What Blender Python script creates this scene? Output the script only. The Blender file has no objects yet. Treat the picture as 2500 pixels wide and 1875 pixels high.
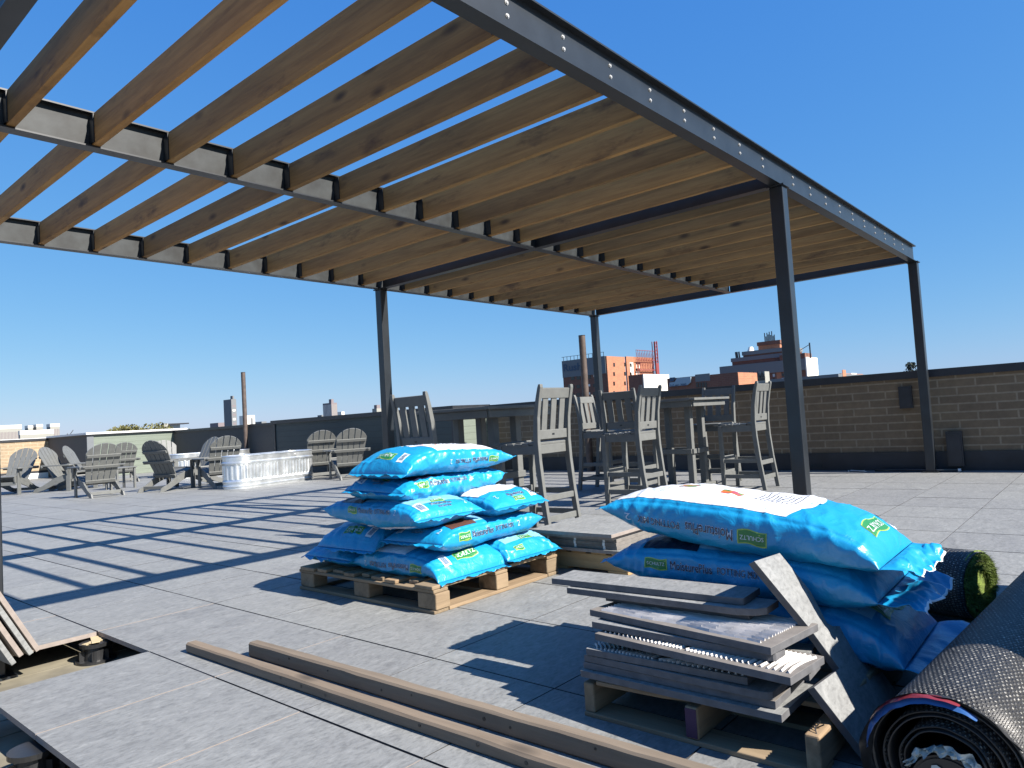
import bpy, bmesh, math, random
from math import sin, cos, pi, radians, sqrt, atan2, hypot
from mathutils import Vector, Matrix, noise
random.seed(7)
SC = bpy.context.scene
COL = SC.collection

# ---------------------------------------------------------------- camera
CAMH = 0.9415
FPX = 1743.4
CM = [[0.6536583608963047, -0.754393653523099, -0.06017443605408208],
      [-0.0010851659737263972, 0.07857835165165258, -0.9969073502921515],
      [0.7567889862076257, 0.6517021238079401, 0.05054475421895426]]
cam_d = bpy.data.cameras.new('camera')
cam_d.sensor_width = 36.0
cam_d.lens = FPX / 2500 * 36
cam_d.clip_start = 0.05
cam_d.clip_end = 6000
cam = bpy.data.objects.new('camera', cam_d)
COL.objects.link(cam)
cam.matrix_world = Matrix(((CM[0][0], -CM[1][0], -CM[2][0], 0),
                           (CM[0][1], -CM[1][1], -CM[2][1], 0),
                           (CM[0][2], -CM[1][2], -CM[2][2], CAMH), (0, 0, 0, 1)))
SC.camera = cam

# ---------------------------------------------------------------- light
SUN = Vector((0.21, -1.215, 1.0)).normalized()
sun_d = bpy.data.lights.new('sun', 'SUN')
sun_d.energy = 5.0
sun_d.angle = radians(0.5)
sun_d.color = (1.0, 0.93, 0.84)
sun_o = bpy.data.objects.new('sun', sun_d)
COL.objects.link(sun_o)
sun_o.rotation_euler = SUN.to_track_quat('Z', 'Y').to_euler()
sun_o.location = SUN * 30
W = bpy.data.worlds.new('World')
SC.world = W
W.use_nodes = True
wn = W.node_tree.nodes
sky = wn.new('ShaderNodeTexSky')
sky.sky_type = 'NISHITA'
sky.sun_disc = False
sky.sun_elevation = math.asin(SUN.z)
sky.sun_rotation = atan2(SUN.x, SUN.y)
sky.altitude = 200
sky.air_density = 1.0
sky.dust_density = 0.3
sky.ozone_density = 3.0
# sky radiance is eased per channel (red 1, green .6, blue .2) so that the clear blue keeps its depth overhead and pales at the horizon
sp_ = wn.new('ShaderNodeSeparateColor'); cb_ = wn.new('ShaderNodeCombineColor')
W.node_tree.links.new(sky.outputs[0], sp_.inputs[0])
for i_, (p_, k_) in enumerate(((1.0, 0.285), (0.6, 0.775), (0.22, 2.25))):
    pw = wn.new('ShaderNodeMath'); pw.operation = 'POWER'; pw.inputs[1].default_value = p_
    ml = wn.new('ShaderNodeMath'); ml.operation = 'MULTIPLY'; ml.inputs[1].default_value = k_
    W.node_tree.links.new(sp_.outputs[i_], pw.inputs[0]); W.node_tree.links.new(pw.outputs[0], ml.inputs[0]); W.node_tree.links.new(ml.outputs[0], cb_.inputs[i_])
W.node_tree.links.new(cb_.outputs[0], wn['Background'].inputs[0])
wn['Background'].inputs[1].default_value = 0.1
SC.view_settings.view_transform = 'Standard'
SC.view_settings.look = 'None'
SC.view_settings.exposure = 1.35
SC.view_settings.gamma = 1

# ---------------------------------------------------------------- sighting helpers (where a far thing stands)
def ray(px, py):
    x, y = px - 1250, py - 937.5
    return Vector([CM[0][i] * x + CM[1][i] * y + CM[2][i] * FPX for i in range(3)])
def on_a(px, py, a):
    d = ray(px, py); t = a / d.x
    return d.y * t, CAMH + d.z * t
def on_b(px, py, b):
    d = ray(px, py); t = b / d.y
    return d.x * t, CAMH + d.z * t

# ---------------------------------------------------------------- materials
ALB = 0.82
def sc_(c, k=None): return tuple(x * (ALB if k is None else k) for x in c)
def nt(name):
    m = bpy.data.materials.new(name); m.use_nodes = True
    t = m.node_tree; b = t.nodes['Principled BSDF']
    return m, t, b
def N(t, kind, **kw):
    n = t.nodes.new(kind)
    for k, v in kw.items():
        if k in n.inputs: n.inputs[k].default_value = v
        else: setattr(n, k, v)
    return n
def ramp(t, fac, stops):
    r = t.nodes.new('ShaderNodeValToRGB')
    e = r.color_ramp.elements
    while len(e) < len(stops): e.new(0.5)
    for i, (p, c) in enumerate(stops):
        e[i].position = p; e[i].color = (c[0], c[1], c[2], 1)
    t.links.new(fac, r.inputs[0])
    return r.outputs[0]
def coords(t, scale=(1, 1, 1), rnd=True, rot=(0, 0, 0)):
    tc = t.nodes.new('ShaderNodeTexCoord')
    mp = t.nodes.new('ShaderNodeMapping')
    mp.inputs['Scale'].default_value = scale
    mp.inputs['Rotation'].default_value = rot
    src = tc.outputs['Object']
    if rnd:
        oi = t.nodes.new('ShaderNodeObjectInfo')
        ml = N(t, 'ShaderNodeMath', operation='MULTIPLY'); ml.inputs[1].default_value = 37.0
        t.links.new(oi.outputs['Random'], ml.inputs[0])
        ad = N(t, 'ShaderNodeVectorMath', operation='ADD')
        t.links.new(src, ad.inputs[0]); t.links.new(ml.outputs[0], ad.inputs[1])
        src = ad.outputs[0]
    t.links.new(src, mp.inputs[0])
    return mp.outputs[0]
def noise_n(t, vec, scale, detail=4, rough=0.55, dist=0.0):
    n = N(t, 'ShaderNodeTexNoise', Scale=scale, Detail=detail, Roughness=rough, Distortion=dist)
    t.links.new(vec, n.inputs['Vector'])
    return n.outputs['Fac']
def bump(t, b, h, strength=0.3, dist=0.01, prev=None):
    bn = N(t, 'ShaderNodeBump', Strength=strength, Distance=dist)
    t.links.new(h, bn.inputs['Height'])
    if prev: t.links.new(prev, bn.inputs['Normal'])
    t.links.new(bn.outputs[0], b.inputs['Normal'])
    return bn.outputs[0]
def mixc(t, fac, a, b, mode='MIX'):
    m = t.nodes.new('ShaderNodeMix'); m.data_type = 'RGBA'; m.blend_type = mode
    if isinstance(fac, float): m.inputs[0].default_value = fac
    else: t.links.new(fac, m.inputs[0])
    for i, v in ((6, a), (7, b)):
        if isinstance(v, tuple): m.inputs[i].default_value = (v[0], v[1], v[2], 1)
        else: t.links.new(v, m.inputs[i])
    return m.outputs[2]
def plain(name, c, rough=0.6, metal=0.0, var=0.15, scale=8.0, bstr=0.1, spec=0.5, bscale=60):
    m, t, b = nt(name); c = sc_(c)
    v = coords(t)
    f = noise_n(t, v, scale)
    lo = tuple(x * (1 - var) for x in c); hi = tuple(min(1, x * (1 + var)) for x in c)
    t.links.new(ramp(t, f, [(0.3, lo), (0.7, hi)]), b.inputs['Base Color'])
    b.inputs['Roughness'].default_value = rough
    b.inputs['Metallic'].default_value = metal
    b.inputs['Specular IOR Level'].default_value = spec
    if bstr: bump(t, b, noise_n(t, v, bscale, 3), bstr, 0.004)
    return m
def wood(name, dark, light, axis=1, rough=0.75, knots=True, bstr=0.3, grain=22.0, stain=None):
    m, t, b = nt(name)
    if name != 'cedar': dark, light = sc_(dark), sc_(light)
    sc = [1, 1, 1]; sc[axis] = 0.07
    v = coords(t, tuple(sc))
    g1 = noise_n(t, v, grain * 2.2, 6, 0.65, 0.6)
    g2 = noise_n(t, v, grain * 0.35, 3, 0.5, 1.2)
    mid = tuple((a + c) / 2 for a, c in zip(dark, light))
    c1 = ramp(t, g1, [(0.25, dark), (0.5, mid), (0.75, light)])
    c2 = ramp(t, g2, [(0.3, tuple(x * 0.62 for x in mid)), (0.65, light)])
    col = mixc(t, 0.5, c1, c2)
    oi = t.nodes.new('ShaderNodeObjectInfo')
    tint = ramp(t, oi.outputs['Random'], [(0.0, (0.72, 0.70, 0.68)), (0.5, (1, 0.98, 0.95)), (1.0, (1.2, 1.08, 0.98))])
    col = mixc(t, 1.0, col, tint, 'MULTIPLY')
    if knots:
        sk = [5, 5, 5]; sk[axis] = 1.9
        vk = coords(t, tuple(sk))
        vo = N(t, 'ShaderNodeTexVoronoi', Scale=1.0, Randomness=1.0)
        t.links.new(vk, vo.inputs['Vector'])
        kf = ramp(t, vo.outputs['Distance'], [(0.0, (1, 1, 1)), (0.06, (0.85, 0.85, 0.85)), (0.16, (0, 0, 0))])
        col = mixc(t, kf, col, tuple(x * 0.35 for x in dark))
    if stain:
        vs = coords(t, (0.9, 0.9, 3.0))
        sf = ramp(t, noise_n(t, vs, 1.6, 5, 0.7), [(0.58, (0, 0, 0)), (0.72, (0.8, 0.8, 0.8))])
        col = mixc(t, sf, col, stain)
    t.links.new(col, b.inputs['Base Color'])
    b.inputs['Roughness'].default_value = rough
    bump(t, b, g1, bstr, 0.003)
    return m
def gloss(name, c, rough, metal=0.0, coat=0.0, bstr=0.0, bscale=30, spec=0.5):
    m, t, b = nt(name); c = sc_(c)
    b.inputs['Base Color'].default_value = (*c, 1)
    b.inputs['Roughness'].default_value = rough
    b.inputs['Metallic'].default_value = metal
    b.inputs['Coat Weight'].default_value = coat
    b.inputs['Specular IOR Level'].default_value = spec
    if bstr: bump(t, b, noise_n(t, coords(t), bscale, 4), bstr, 0.006)
    return m

TP = 0.613; A0 = 0.7526; B0 = 0.9809
def paver_mat(name, world=True, base=1.0):
    m, t, b = nt(name)
    tc = t.nodes.new('ShaderNodeTexCoord')
    src = tc.outputs['Object']
    if world:
        sep = t.nodes.new('ShaderNodeSeparateXYZ'); t.links.new(src, sep.inputs[0])
        cells = []
        for i, o in ((0, A0), (1, B0)):
            s = N(t, 'ShaderNodeMath', operation='SUBTRACT'); s.inputs[1].default_value = o
            d = N(t, 'ShaderNodeMath', operation='DIVIDE'); d.inputs[1].default_value = TP
            f = N(t, 'ShaderNodeMath', operation='FLOOR')
            t.links.new(sep.outputs[i], s.inputs[0]); t.links.new(s.outputs[0], d.inputs[0]); t.links.new(d.outputs[0], f.inputs[0])
            cells.append(f.outputs[0])
        cb = t.nodes.new('ShaderNodeCombineXYZ')
        t.links.new(cells[0], cb.inputs[0]); t.links.new(cells[1], cb.inputs[1])
        wnz = t.nodes.new('ShaderNodeTexWhiteNoise'); wnz.noise_dimensions = '3D'
        t.links.new(cb.outputs[0], wnz.inputs['Vector'])
        rc, rv = wnz.outputs['Color'], wnz.outputs['Value']
        ms = N(t, 'ShaderNodeVectorMath', operation='SCALE'); ms.inputs['Scale'].default_value = 9.0
        t.links.new(rc, ms.inputs[0])
        ad = N(t, 'ShaderNodeVectorMath', operation='ADD')
        t.links.new(src, ad.inputs[0]); t.links.new(ms.outputs[0], ad.inputs[1])
        vec = ad.outputs[0]
    else:
        vec = coords(t); oi = t.nodes.new('ShaderNodeObjectInfo'); rv = oi.outputs['Random']
    mp = t.nodes.new('ShaderNodeMapping')
    mp.inputs['Rotation'].default_value = (0, 0, radians(-25)); mp.inputs['Scale'].default_value = (0.5, 1.0, 1)
    t.links.new(vec, mp.inputs[0])
    v = mp.outputs[0]
    f1 = noise_n(t, v, 34, 8, 0.72, 0.9)
    f2 = noise_n(t, v, 5.0, 5, 0.62, 1.6)
    f3 = noise_n(t, v, 75, 3, 0.6)
    k = base
    c1 = ramp(t, f1, [(0.30, (0.25 * k, 0.256 * k, 0.255 * k)), (0.47, (0.325 * k, 0.335 * k, 0.33 * k)), (0.60, (0.375 * k, 0.384 * k, 0.378 * k)), (0.74, (0.50 * k, 0.51 * k, 0.495 * k))])
    c2 = ramp(t, f2, [(0.3, (0.87, 0.87, 0.88)), (0.5, (1, 1, 1)), (0.64, (1.05, 1.05, 1.05)), (0.75, (1.22, 1.22, 1.21))])
    col = mixc(t, 1.0, c1, c2, 'MULTIPLY')
    tint = ramp(t, rv, [(0, (0.93, 0.93, 0.94)), (1, (1.06, 1.06, 1.05))])
    col = mixc(t, 1.0, col, tint, 'MULTIPLY')
    sp = ramp(t, f3, [(0.36, (0.8, 0.8, 0.8)), (0.5, (1, 1, 1))])
    col = mixc(t, 1.0, col, sp, 'MULTIPLY')
    t.links.new(col, b.inputs['Base Color'])
    b.inputs['Roughness'].default_value = 0.62
    b.inputs['Specular IOR Level'].default_value = 0.4
    bump(t, b, f1, 0.25, 0.004)
    return m
M = {}
M['paver'] = paver_mat('paver_surface', True, .545)
M['paver_loose'] = paver_mat('paver_loose_surface', False, .60)
M['paver_edge'] = plain('paver_edge', (0.27, 0.23, 0.205), 0.8, var=0.12, scale=40)
M['joint'] = plain('joint_edge', (0.05, 0.05, 0.052), 0.9, var=0.2)
M['paver_side'] = plain('paver_side', (0.11, 0.112, 0.12), 0.8, var=0.2, scale=30)
M['membrane'] = plain('roof_membrane', (0.20, 0.18, 0.13), 0.85, var=0.4, scale=3.5, bstr=0.25, bscale=40)
M['steel'] = plain('dark_steel', (0.014, 0.018, 0.023), 0.36, 0.0, var=0.3, scale=5, bstr=0.06, spec=0.6, bscale=14)
M['steel_in'] = plain('mill_steel', (0.02, 0.024, 0.026), 0.55, 0.0, var=0.6, scale=7, bstr=0.12, spec=0.35, bscale=20)
M['bolt'] = gloss('zinc_bolt', (0.5, 0.5, 0.49), 0.45, 0.5)
M['cedar'] = wood('cedar', (0.15, 0.075, 0.022), (0.42, 0.25, 0.085), 1, stain=(0.07, 0.035, 0.015))
M['pallet'] = wood('old_pallet_wood', (0.125, 0.092, 0.056), (0.34, 0.262, 0.170), 0, 0.85, bstr=0.5)
M['pallet_y'] = wood('old_pallet_wood_long', (0.125, 0.092, 0.056), (0.34, 0.262, 0.170), 1, 0.85, bstr=0.5)
M['newpal'] = wood('fresh_pallet_wood', (0.27, 0.175, 0.075), (0.52, 0.37, 0.19), 1, 0.8)
M['timber'] = wood('weathered_timber', (0.115, 0.090, 0.066), (0.245, 0.20, 0.152), 1, 0.85, bstr=0.5)
M['plastic'] = plain('grey_plastic_lumber', (0.14, 0.146, 0.142), 0.55, var=0.1, scale=14, bstr=0.12, bscale=90)
M['coping'] = plain('black_coping', (0.02, 0.022, 0.028), 0.45, var=0.3)
M['white_coping'] = plain('white_coping', (0.72, 0.73, 0.72), 0.5, var=0.06)
M['stucco'] = plain('brown_stucco', (0.11, 0.098, 0.085), 0.9, var=0.12, scale=30)
M['base_black'] = plain('black_flashing', (0.016, 0.018, 0.024), 0.5, var=0.5, scale=3)
M['pipe'] = plain('rusty_brown_pipe', (0.085, 0.062, 0.052), 0.6, var=0.35, scale=9)
def siding(name, c, row=0.125):
    m, t, b = nt(name); c = sc_(c)
    tc = t.nodes.new('ShaderNodeTexCoord'); sep = t.nodes.new('ShaderNodeSeparateXYZ')
    t.links.new(tc.outputs['Object'], sep.inputs[0])
    d = N(t, 'ShaderNodeMath', operation='DIVIDE'); d.inputs[1].default_value = row
    f = N(t, 'ShaderNodeMath', operation='FRACT')
    t.links.new(sep.outputs[2], d.inputs[0]); t.links.new(d.outputs[0], f.inputs[0])
    line = ramp(t, f.outputs[0], [(0.0, (0.35, 0.35, 0.35)), (0.09, (1, 1, 1)), (1.0, (1, 1, 1))])
    nz = ramp(t, noise_n(t, coords(t, (0.4, 0.4, 4), False), 9, 4), [(0.3, tuple(x * .9 for x in c)), (0.7, tuple(x * 1.08 for x in c))])
    t.links.new(mixc(t, 1.0, nz, line, 'MULTIPLY'), b.inputs['Base Color'])
    b.inputs['Roughness'].default_value = 0.6
    bump(t, b, f.outputs[0], 0.5, 0.02)
    return m
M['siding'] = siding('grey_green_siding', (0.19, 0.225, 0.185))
M['siding_shaded'] = siding('shaded_green_siding', (0.036, 0.058, 0.062))  # darkened copy of the siding, shade of the camera side in its colour
def bricks(name, c1, c2, mortar, bw, rh, ms=0.01, axes='YZ', bs=0.4):
    m, t, b = nt(name); c1, c2, mortar = sc_(c1), sc_(c2), sc_(mortar)
    tc = t.nodes.new('ShaderNodeTexCoord'); sep = t.nodes.new('ShaderNodeSeparateXYZ'); cb = t.nodes.new('ShaderNodeCombineXYZ')
    t.links.new(tc.outputs['Object'], sep.inputs[0])
    if axes == 'SUM':
        ad = N(t, 'ShaderNodeMath', operation='ADD')
        t.links.new(sep.outputs[0], ad.inputs[0]); t.links.new(sep.outputs[1], ad.inputs[1]); t.links.new(ad.outputs[0], cb.inputs[0])
    else: t.links.new(sep.outputs['XYZ'.index(axes[0])], cb.inputs[0])
    t.links.new(sep.outputs[2], cb.inputs[1])
    br = t.nodes.new('ShaderNodeTexBrick')
    br.inputs['Color1'].default_value = (*c1, 1); br.inputs['Color2'].default_value = (*c2, 1); br.inputs['Mortar'].default_value = (*mortar, 1)
    br.inputs['Scale'].default_value = 1.0; br.inputs['Mortar Size'].default_value = ms
    br.inputs['Brick Width'].default_value = bw; br.inputs['Row Height'].default_value = rh
    br.inputs['Mortar Smooth'].default_value = 0.2
    t.links.new(cb.outputs[0], br.inputs['Vector'])
    nz = ramp(t, noise_n(t, coords(t, rnd=False), 18, 5, 0.65), [(0.3, (0.84, 0.84, 0.84)), (0.7, (1.12, 1.12, 1.12))])
    big = ramp(t, noise_n(t, coords(t, rnd=False), 1.1, 3), [(0.35, (0.88, 0.88, 0.9)), (0.65, (1.06, 1.05, 1.02))])
    col = mixc(t, 1.0, mixc(t, 1.0, br.outputs['Color'], nz, 'MULTIPLY'), big, 'MULTIPLY')
    t.links.new(col, b.inputs['Base Color'])
    b.inputs['Roughness'].default_value = 0.85
    inv = N(t, 'ShaderNodeMath', operation='SUBTRACT'); inv.inputs[0].default_value = 1.0
    t.links.new(br.outputs['Fac'], inv.inputs[1])
    bump(t, b, inv.outputs[0], bs, 0.006)
    return m
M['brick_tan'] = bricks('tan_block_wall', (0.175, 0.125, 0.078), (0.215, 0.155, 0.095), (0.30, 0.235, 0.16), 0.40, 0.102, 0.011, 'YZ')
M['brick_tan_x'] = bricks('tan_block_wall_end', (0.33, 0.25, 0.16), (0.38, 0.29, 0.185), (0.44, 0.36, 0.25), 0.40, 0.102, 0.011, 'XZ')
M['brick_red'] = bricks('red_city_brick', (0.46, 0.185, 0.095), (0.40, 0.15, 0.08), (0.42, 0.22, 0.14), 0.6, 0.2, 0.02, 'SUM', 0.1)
M['brick_shaded'] = bricks('shaded_city_brick', (0.20, 0.082, 0.055), (0.17, 0.07, 0.05), (0.2, 0.12, 0.09), 0.6, 0.2, 0.02, 'SUM', 0.1)  # darker copy of the city brick, shade of faces off the sun painted in
def galv():
    m, t, b = nt('galvanised_metal')
    v = coords(t)
    vo = N(t, 'ShaderNodeTexVoronoi', Scale=45.0); t.links.new(v, vo.inputs['Vector'])
    f = noise_n(t, v, 6, 4)
    c = mixc(t, 0.35, ramp(t, f, [(0.3, (0.52, 0.56, 0.58)), (0.7, (0.80, 0.83, 0.84))]), ramp(t, vo.outputs['Distance'], [(0, (0.5, 0.54, 0.56)), (0.6, (0.85, 0.87, 0.88))]))
    t.links.new(c, b.inputs['Base Color'])
    b.inputs['Metallic'].default_value = 0.85
    t.links.new(ramp(t, f, [(0.3, (0.28,) * 3), (0.7, (0.42,) * 3)]), b.inputs['Roughness'])
    return m
M['galv'] = galv()
def bagmat(name, c, rough=0.34):
    m, t, b = nt(name); c = sc_(c)
    v = coords(t)
    f = noise_n(t, v, 3, 3)
    col = ramp(t, f, [(0.3, tuple(x * .9 for x in c)), (0.7, tuple(min(1, x * 1.08) for x in c))])
    t.links.new(col, b.inputs['Base Color'])
    b.inputs['Roughness'].default_value = rough
    b.inputs['Specular IOR Level'].default_value = 0.6
    n1 = noise_n(t, v, 16, 5, 0.6, 1.0)
    vr = N(t, 'ShaderNodeTexNoise', Scale=26.0, Detail=3.0); vr.noise_type = 'RIDGED_MULTIFRACTAL'
    t.links.new(coords(t, (1, 0.45, 1)), vr.inputs['Vector'])
    p = bump(t, b, n1, 0.45, 0.012)
    bump(t, b, vr.outputs['Fac'], 0.22, 0.003, p)
    return m
M['bag'] = bagmat('blue_plastic_film', (0.010, 0.285, 0.56))
M['bag_white'] = bagmat('white_print', (0.74, 0.77, 0.82))
M['bag_light'] = bagmat('pale_blue_print', (0.20, 0.48, 0.68))
M['bag_green'] = bagmat('green_print', (0.02, 0.21, 0.055))
M['bag_lime'] = bagmat('lime_print', (0.34, 0.52, 0.10))
M['bag_navy'] = bagmat('navy_print', (0.012, 0.017, 0.05))
M['bag_brown'] = bagmat('brown_print', (0.10, 0.045, 0.03))
M['bag_glow'] = bagmat('pale_outline_print', (0.45, 0.60, 0.78))
def foodpic():
    m, t, b = nt('garden_photo_print')
    v = coords(t)
    vo = N(t, 'ShaderNodeTexVoronoi', Scale=42.0); t.links.new(v, vo.inputs['Vector'])
    sp = t.nodes.new('ShaderNodeSeparateColor'); t.links.new(vo.outputs['Color'], sp.inputs[0])
    t.links.new(ramp(t, sp.outputs[0], [(0.0, (0.03, 0.10, 0.02)), (0.35, (0.10, 0.24, 0.04)), (0.5, (0.5, 0.05, 0.02)), (0.75, (0.6, 0.16, 0.04)), (1.0, (0.25, 0.05, 0.12))]), b.inputs['Base Color'])
    b.inputs['Roughness'].default_value = 0.4
    return m
M['photo'] = foodpic()
def turfback():
    m, t, b = nt('turf_backing')
    v = coords(t, (1, 1, 1), False)
    br = t.nodes.new('ShaderNodeTexBrick'); t.links.new(v, br.inputs['Vector'])
    tc = t.nodes.new('ShaderNodeTexCoord'); t.links.new(tc.outputs['UV'], br.inputs['Vector'])
    br.inputs['Color1'].default_value = (0.42, 0.41, 0.37, 1); br.inputs['Color2'].default_value = (0.08, 0.08, 0.08, 1)
    br.inputs['Mortar'].default_value = (0.010, 0.011, 0.012, 1)
    br.inputs['Scale'].default_value = 1; br.inputs['Brick Width'].default_value = 0.010; br.inputs['Row Height'].default_value = 0.0145
    br.inputs['Mortar Size'].default_value = 0.0036; br.inputs['Mortar Smooth'].default_value = 0.6; br.offset = 0.5
    nz = noise_n(t, tc.outputs['UV'], 160, 2)
    col = mixc(t, ramp(t, nz, [(0.45, (1, 1, 1)), (0.62, (0, 0, 0))]), br.outputs['Color'], (0.015, 0.015, 0.016))
    t.links.new(col, b.inputs['Base Color'])
    inv = N(t, 'ShaderNodeMath', operation='SUBTRACT'); inv.inputs[0].default_value = 1.0
    t.links.new(br.outputs['Fac'], inv.inputs[1])
    bump(t, b, inv.outputs[0], 0.8, 0.004)
    b.inputs['Roughness'].default_value = 0.5
    return m
M['turf_back'] = turfback()
M['turf'] = plain('turf_green', (0.15, 0.21, 0.035), 0.7, var=0.45, scale=60, bstr=0.5, bscale=200)
M['rubber'] = plain('black_plastic', (0.02, 0.021, 0.023), 0.35, var=0.3)
M['wrap'] = plain('crumpled_clear_wrap', (0.42, 0.47, 0.46), 0.3, var=0.3, scale=20, bstr=0.6, bscale=30)
M['wrap_blue'] = gloss('blue_wrap', (0.03, 0.10, 0.28), 0.3, bstr=0.4)
M['wrap_red'] = gloss('red_wrap', (0.22, 0.03, 0.04), 0.35, bstr=0.4)
M['groove'] = plain('thinset_ridges', (0.56, 0.54, 0.52), 0.8, var=0.15, scale=25)
M['tile_back'] = plain('tile_back', (0.17, 0.155, 0.14), 0.8, var=0.2, scale=20)
M['rust'] = plain('purple_paint', (0.05, 0.018, 0.055), 0.7)
M['shimwood'] = wood('shim_wood', (0.5, 0.38, 0.2), (0.75, 0.64, 0.42), 0, knots=False)
M['glass_dark'] = gloss('dark_window', (0.025, 0.022, 0.022), 0.15)
M['glass_pale'] = gloss('pale_window', (0.40, 0.47, 0.52), 0.25)
M['conc'] = plain('pale_concrete', (0.30, 0.30, 0.27), 0.85, var=0.08)
M['conc_grey'] = plain('grey_concrete', (0.17, 0.18, 0.19), 0.85, var=0.08)
M['conc_dark'] = plain('mauve_concrete', (0.20, 0.17, 0.18), 0.85, var=0.08)
M['panel'] = plain('grey_metal_panel', (0.14, 0.155, 0.17), 0.6, var=0.05)
M['white_wall'] = plain('white_wall', (0.78, 0.75, 0.68), 0.8, var=0.04)
M['sign_blue'] = gloss('pale_blue_sign', (0.26, 0.36, 0.44), 0.5)
M['sign_ink'] = gloss('sign_ink', (0.03, 0.07, 0.13), 0.5)
M['red_metal'] = gloss('red_painted_steel', (0.24, 0.05, 0.05), 0.5)
M['leaf'] = plain('spring_leaves', (0.13, 0.125, 0.035), 0.7, var=0.4, scale=1.0, bstr=0)
M['needle'] = plain('dark_needles', (0.02, 0.032, 0.02), 0.8, var=0.3, scale=2, bstr=0)
M['bark'] = plain('bark', (0.10, 0.08, 0.065), 0.9, var=0.3)
M['city'] = plain('city_ground', (0.13, 0.13, 0.12), 0.9, var=0.3, scale=0.02)

# ---------------------------------------------------------------- mesh builder
class MB:
    def __init__(s): s.v = []; s.f = []; s.m = []; s.uv = None
    def add(s, vs, fs, m=0):
        o = len(s.v); s.v += [tuple(x) for x in vs]
        s.f += [tuple(i + o for i in f) for f in fs]; s.m += [m] * len(fs)
    def box(s, c, d, rz=0.0, m=0, R=None, top=None):
        R = R or Matrix.Rotation(rz, 3, 'Z')
        x, y, z = d[0] / 2, d[1] / 2, d[2] / 2
        vs = [R @ Vector(p) + Vector(c) for p in ((-x, -y, -z), (x, -y, -z), (x, y, -z), (-x, y, -z), (-x, -y, z), (x, -y, z), (x, y, z), (-x, y, z))]
        fs = [(0, 3, 2, 1), (4, 5, 6, 7), (0, 1, 5, 4), (1, 2, 6, 5), (2, 3, 7, 6), (3, 0, 4, 7)]
        s.add(vs, fs, m)
        if top is not None: s.m[-5] = top
    def bb(s, x0, x1, y0, y1, z0, z1, m=0, top=None): s.box(((x0 + x1) / 2, (y0 + y1) / 2, (z0 + z1) / 2), (x1 - x0, y1 - y0, z1 - z0), m=m, top=top)
    def bar(s, p, q, w, h, m=0, up=(0, 0, 1)):
        p, q = Vector(p), Vector(q); d = (q - p); L = d.length; d.normalize()
        u = Vector(up); sd = d.cross(u)
        if sd.length < 1e-4: sd = d.cross(Vector((0, 1, 0)))
        sd.normalize(); u = sd.cross(d)
        R = Matrix((sd, d, u)).transposed()
        s.box((p + q) / 2, (w, L, h), R=R, m=m)
    def prism(s, prof, x0, x1, axis='x', m=0):
        n = len(prof); vs = []
        for x in (x0, x1):
            for (p, q) in prof:
                vs.append((x, p, q) if axis == 'x' else (p, x, q) if axis == 'y' else (p, q, x))
        fs = [tuple(range(n))[::-1], tuple(range(n, 2 * n))] + [(i, (i + 1) % n, n + (i + 1) % n, n + i) for i in range(n)]
        s.add(vs, fs, m)
    def cyl(s, p, q, r, n=16, m=0, r2=None, cap=True):
        p, q = Vector(p), Vector(q); d = (q - p).normalized(); r2 = r if r2 is None else r2
        u = d.orthogonal().normalized(); w = d.cross(u); vs = []
        for c, rr in ((p, r), (q, r2)):
            for i in range(n):
                a = 2 * pi * i / n; vs.append(c + (u * cos(a) + w * sin(a)) * rr)
        fs = [(i, (i + 1) % n, n + (i + 1) % n, n + i) for i in range(n)]
        if cap: fs += [tuple(range(n))[::-1], tuple(range(n, 2 * n))]
        s.add(vs, fs, m)
    def build(s, name, mats, parent=None, loc=(0, 0, 0), rz=0.0, bevel=0.0, smooth=False):
        me = bpy.data.meshes.new(name)
        me.from_pydata(s.v, [], s.f)
        if not isinstance(mats, (list, tuple)): mats = [mats]
        for k in mats: me.materials.append(M[k] if isinstance(k, str) else k)
        me.polygons.foreach_set('material_index', s.m)
        if s.uv:
            ul = me.uv_layers.new(name='UVMap')
            for lp in me.loops: ul.data[lp.index].uv = s.uv[lp.vertex_index]
        if smooth: me.polygons.foreach_set('use_smooth', [True] * len(me.polygons))
        bm = bmesh.new(); bm.from_mesh(me); bmesh.ops.recalc_face_normals(bm, faces=bm.faces); bm.to_mesh(me); bm.free()
        me.update()
        o = bpy.data.objects.new(name, me); COL.objects.link(o)
        if parent: o.parent = parent
        o.location = loc; o.rotation_euler = (0, 0, rz)
        if bevel:
            bv = o.modifiers.new('bevel', 'BEVEL'); bv.width = bevel; bv.segments = 2; bv.limit_method = 'ANGLE'; bv.angle_limit = radians(40)
        return o
def tag(o, label=None, cat=None, group=None, kind=None):
    if label: o['label'] = label
    if cat: o['category'] = cat
    if group: o['group'] = group
    if kind: o['kind'] = kind
    return o
def empty(name, loc=(0, 0, 0), rz=0.0, label=None, cat=None, group=None):
    o = bpy.data.objects.new(name, None); COL.objects.link(o)
    o.location = loc; o.rotation_euler = (0, 0, rz); o.empty_display_size = 0.1
    return tag(o, label, cat, group)
def dup(root, loc, rz, label, group=None):
    r = root.copy(); COL.objects.link(r); r.location = loc; r.rotation_euler = (0, 0, rz)
    r['label'] = label
    if group: r['group'] = group
    for ch in list(root.children):
        c = ch.copy(); COL.objects.link(c); c.parent = r
        for g in ch.children:
            d = g.copy(); COL.objects.link(d); d.parent = c
    return r
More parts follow.
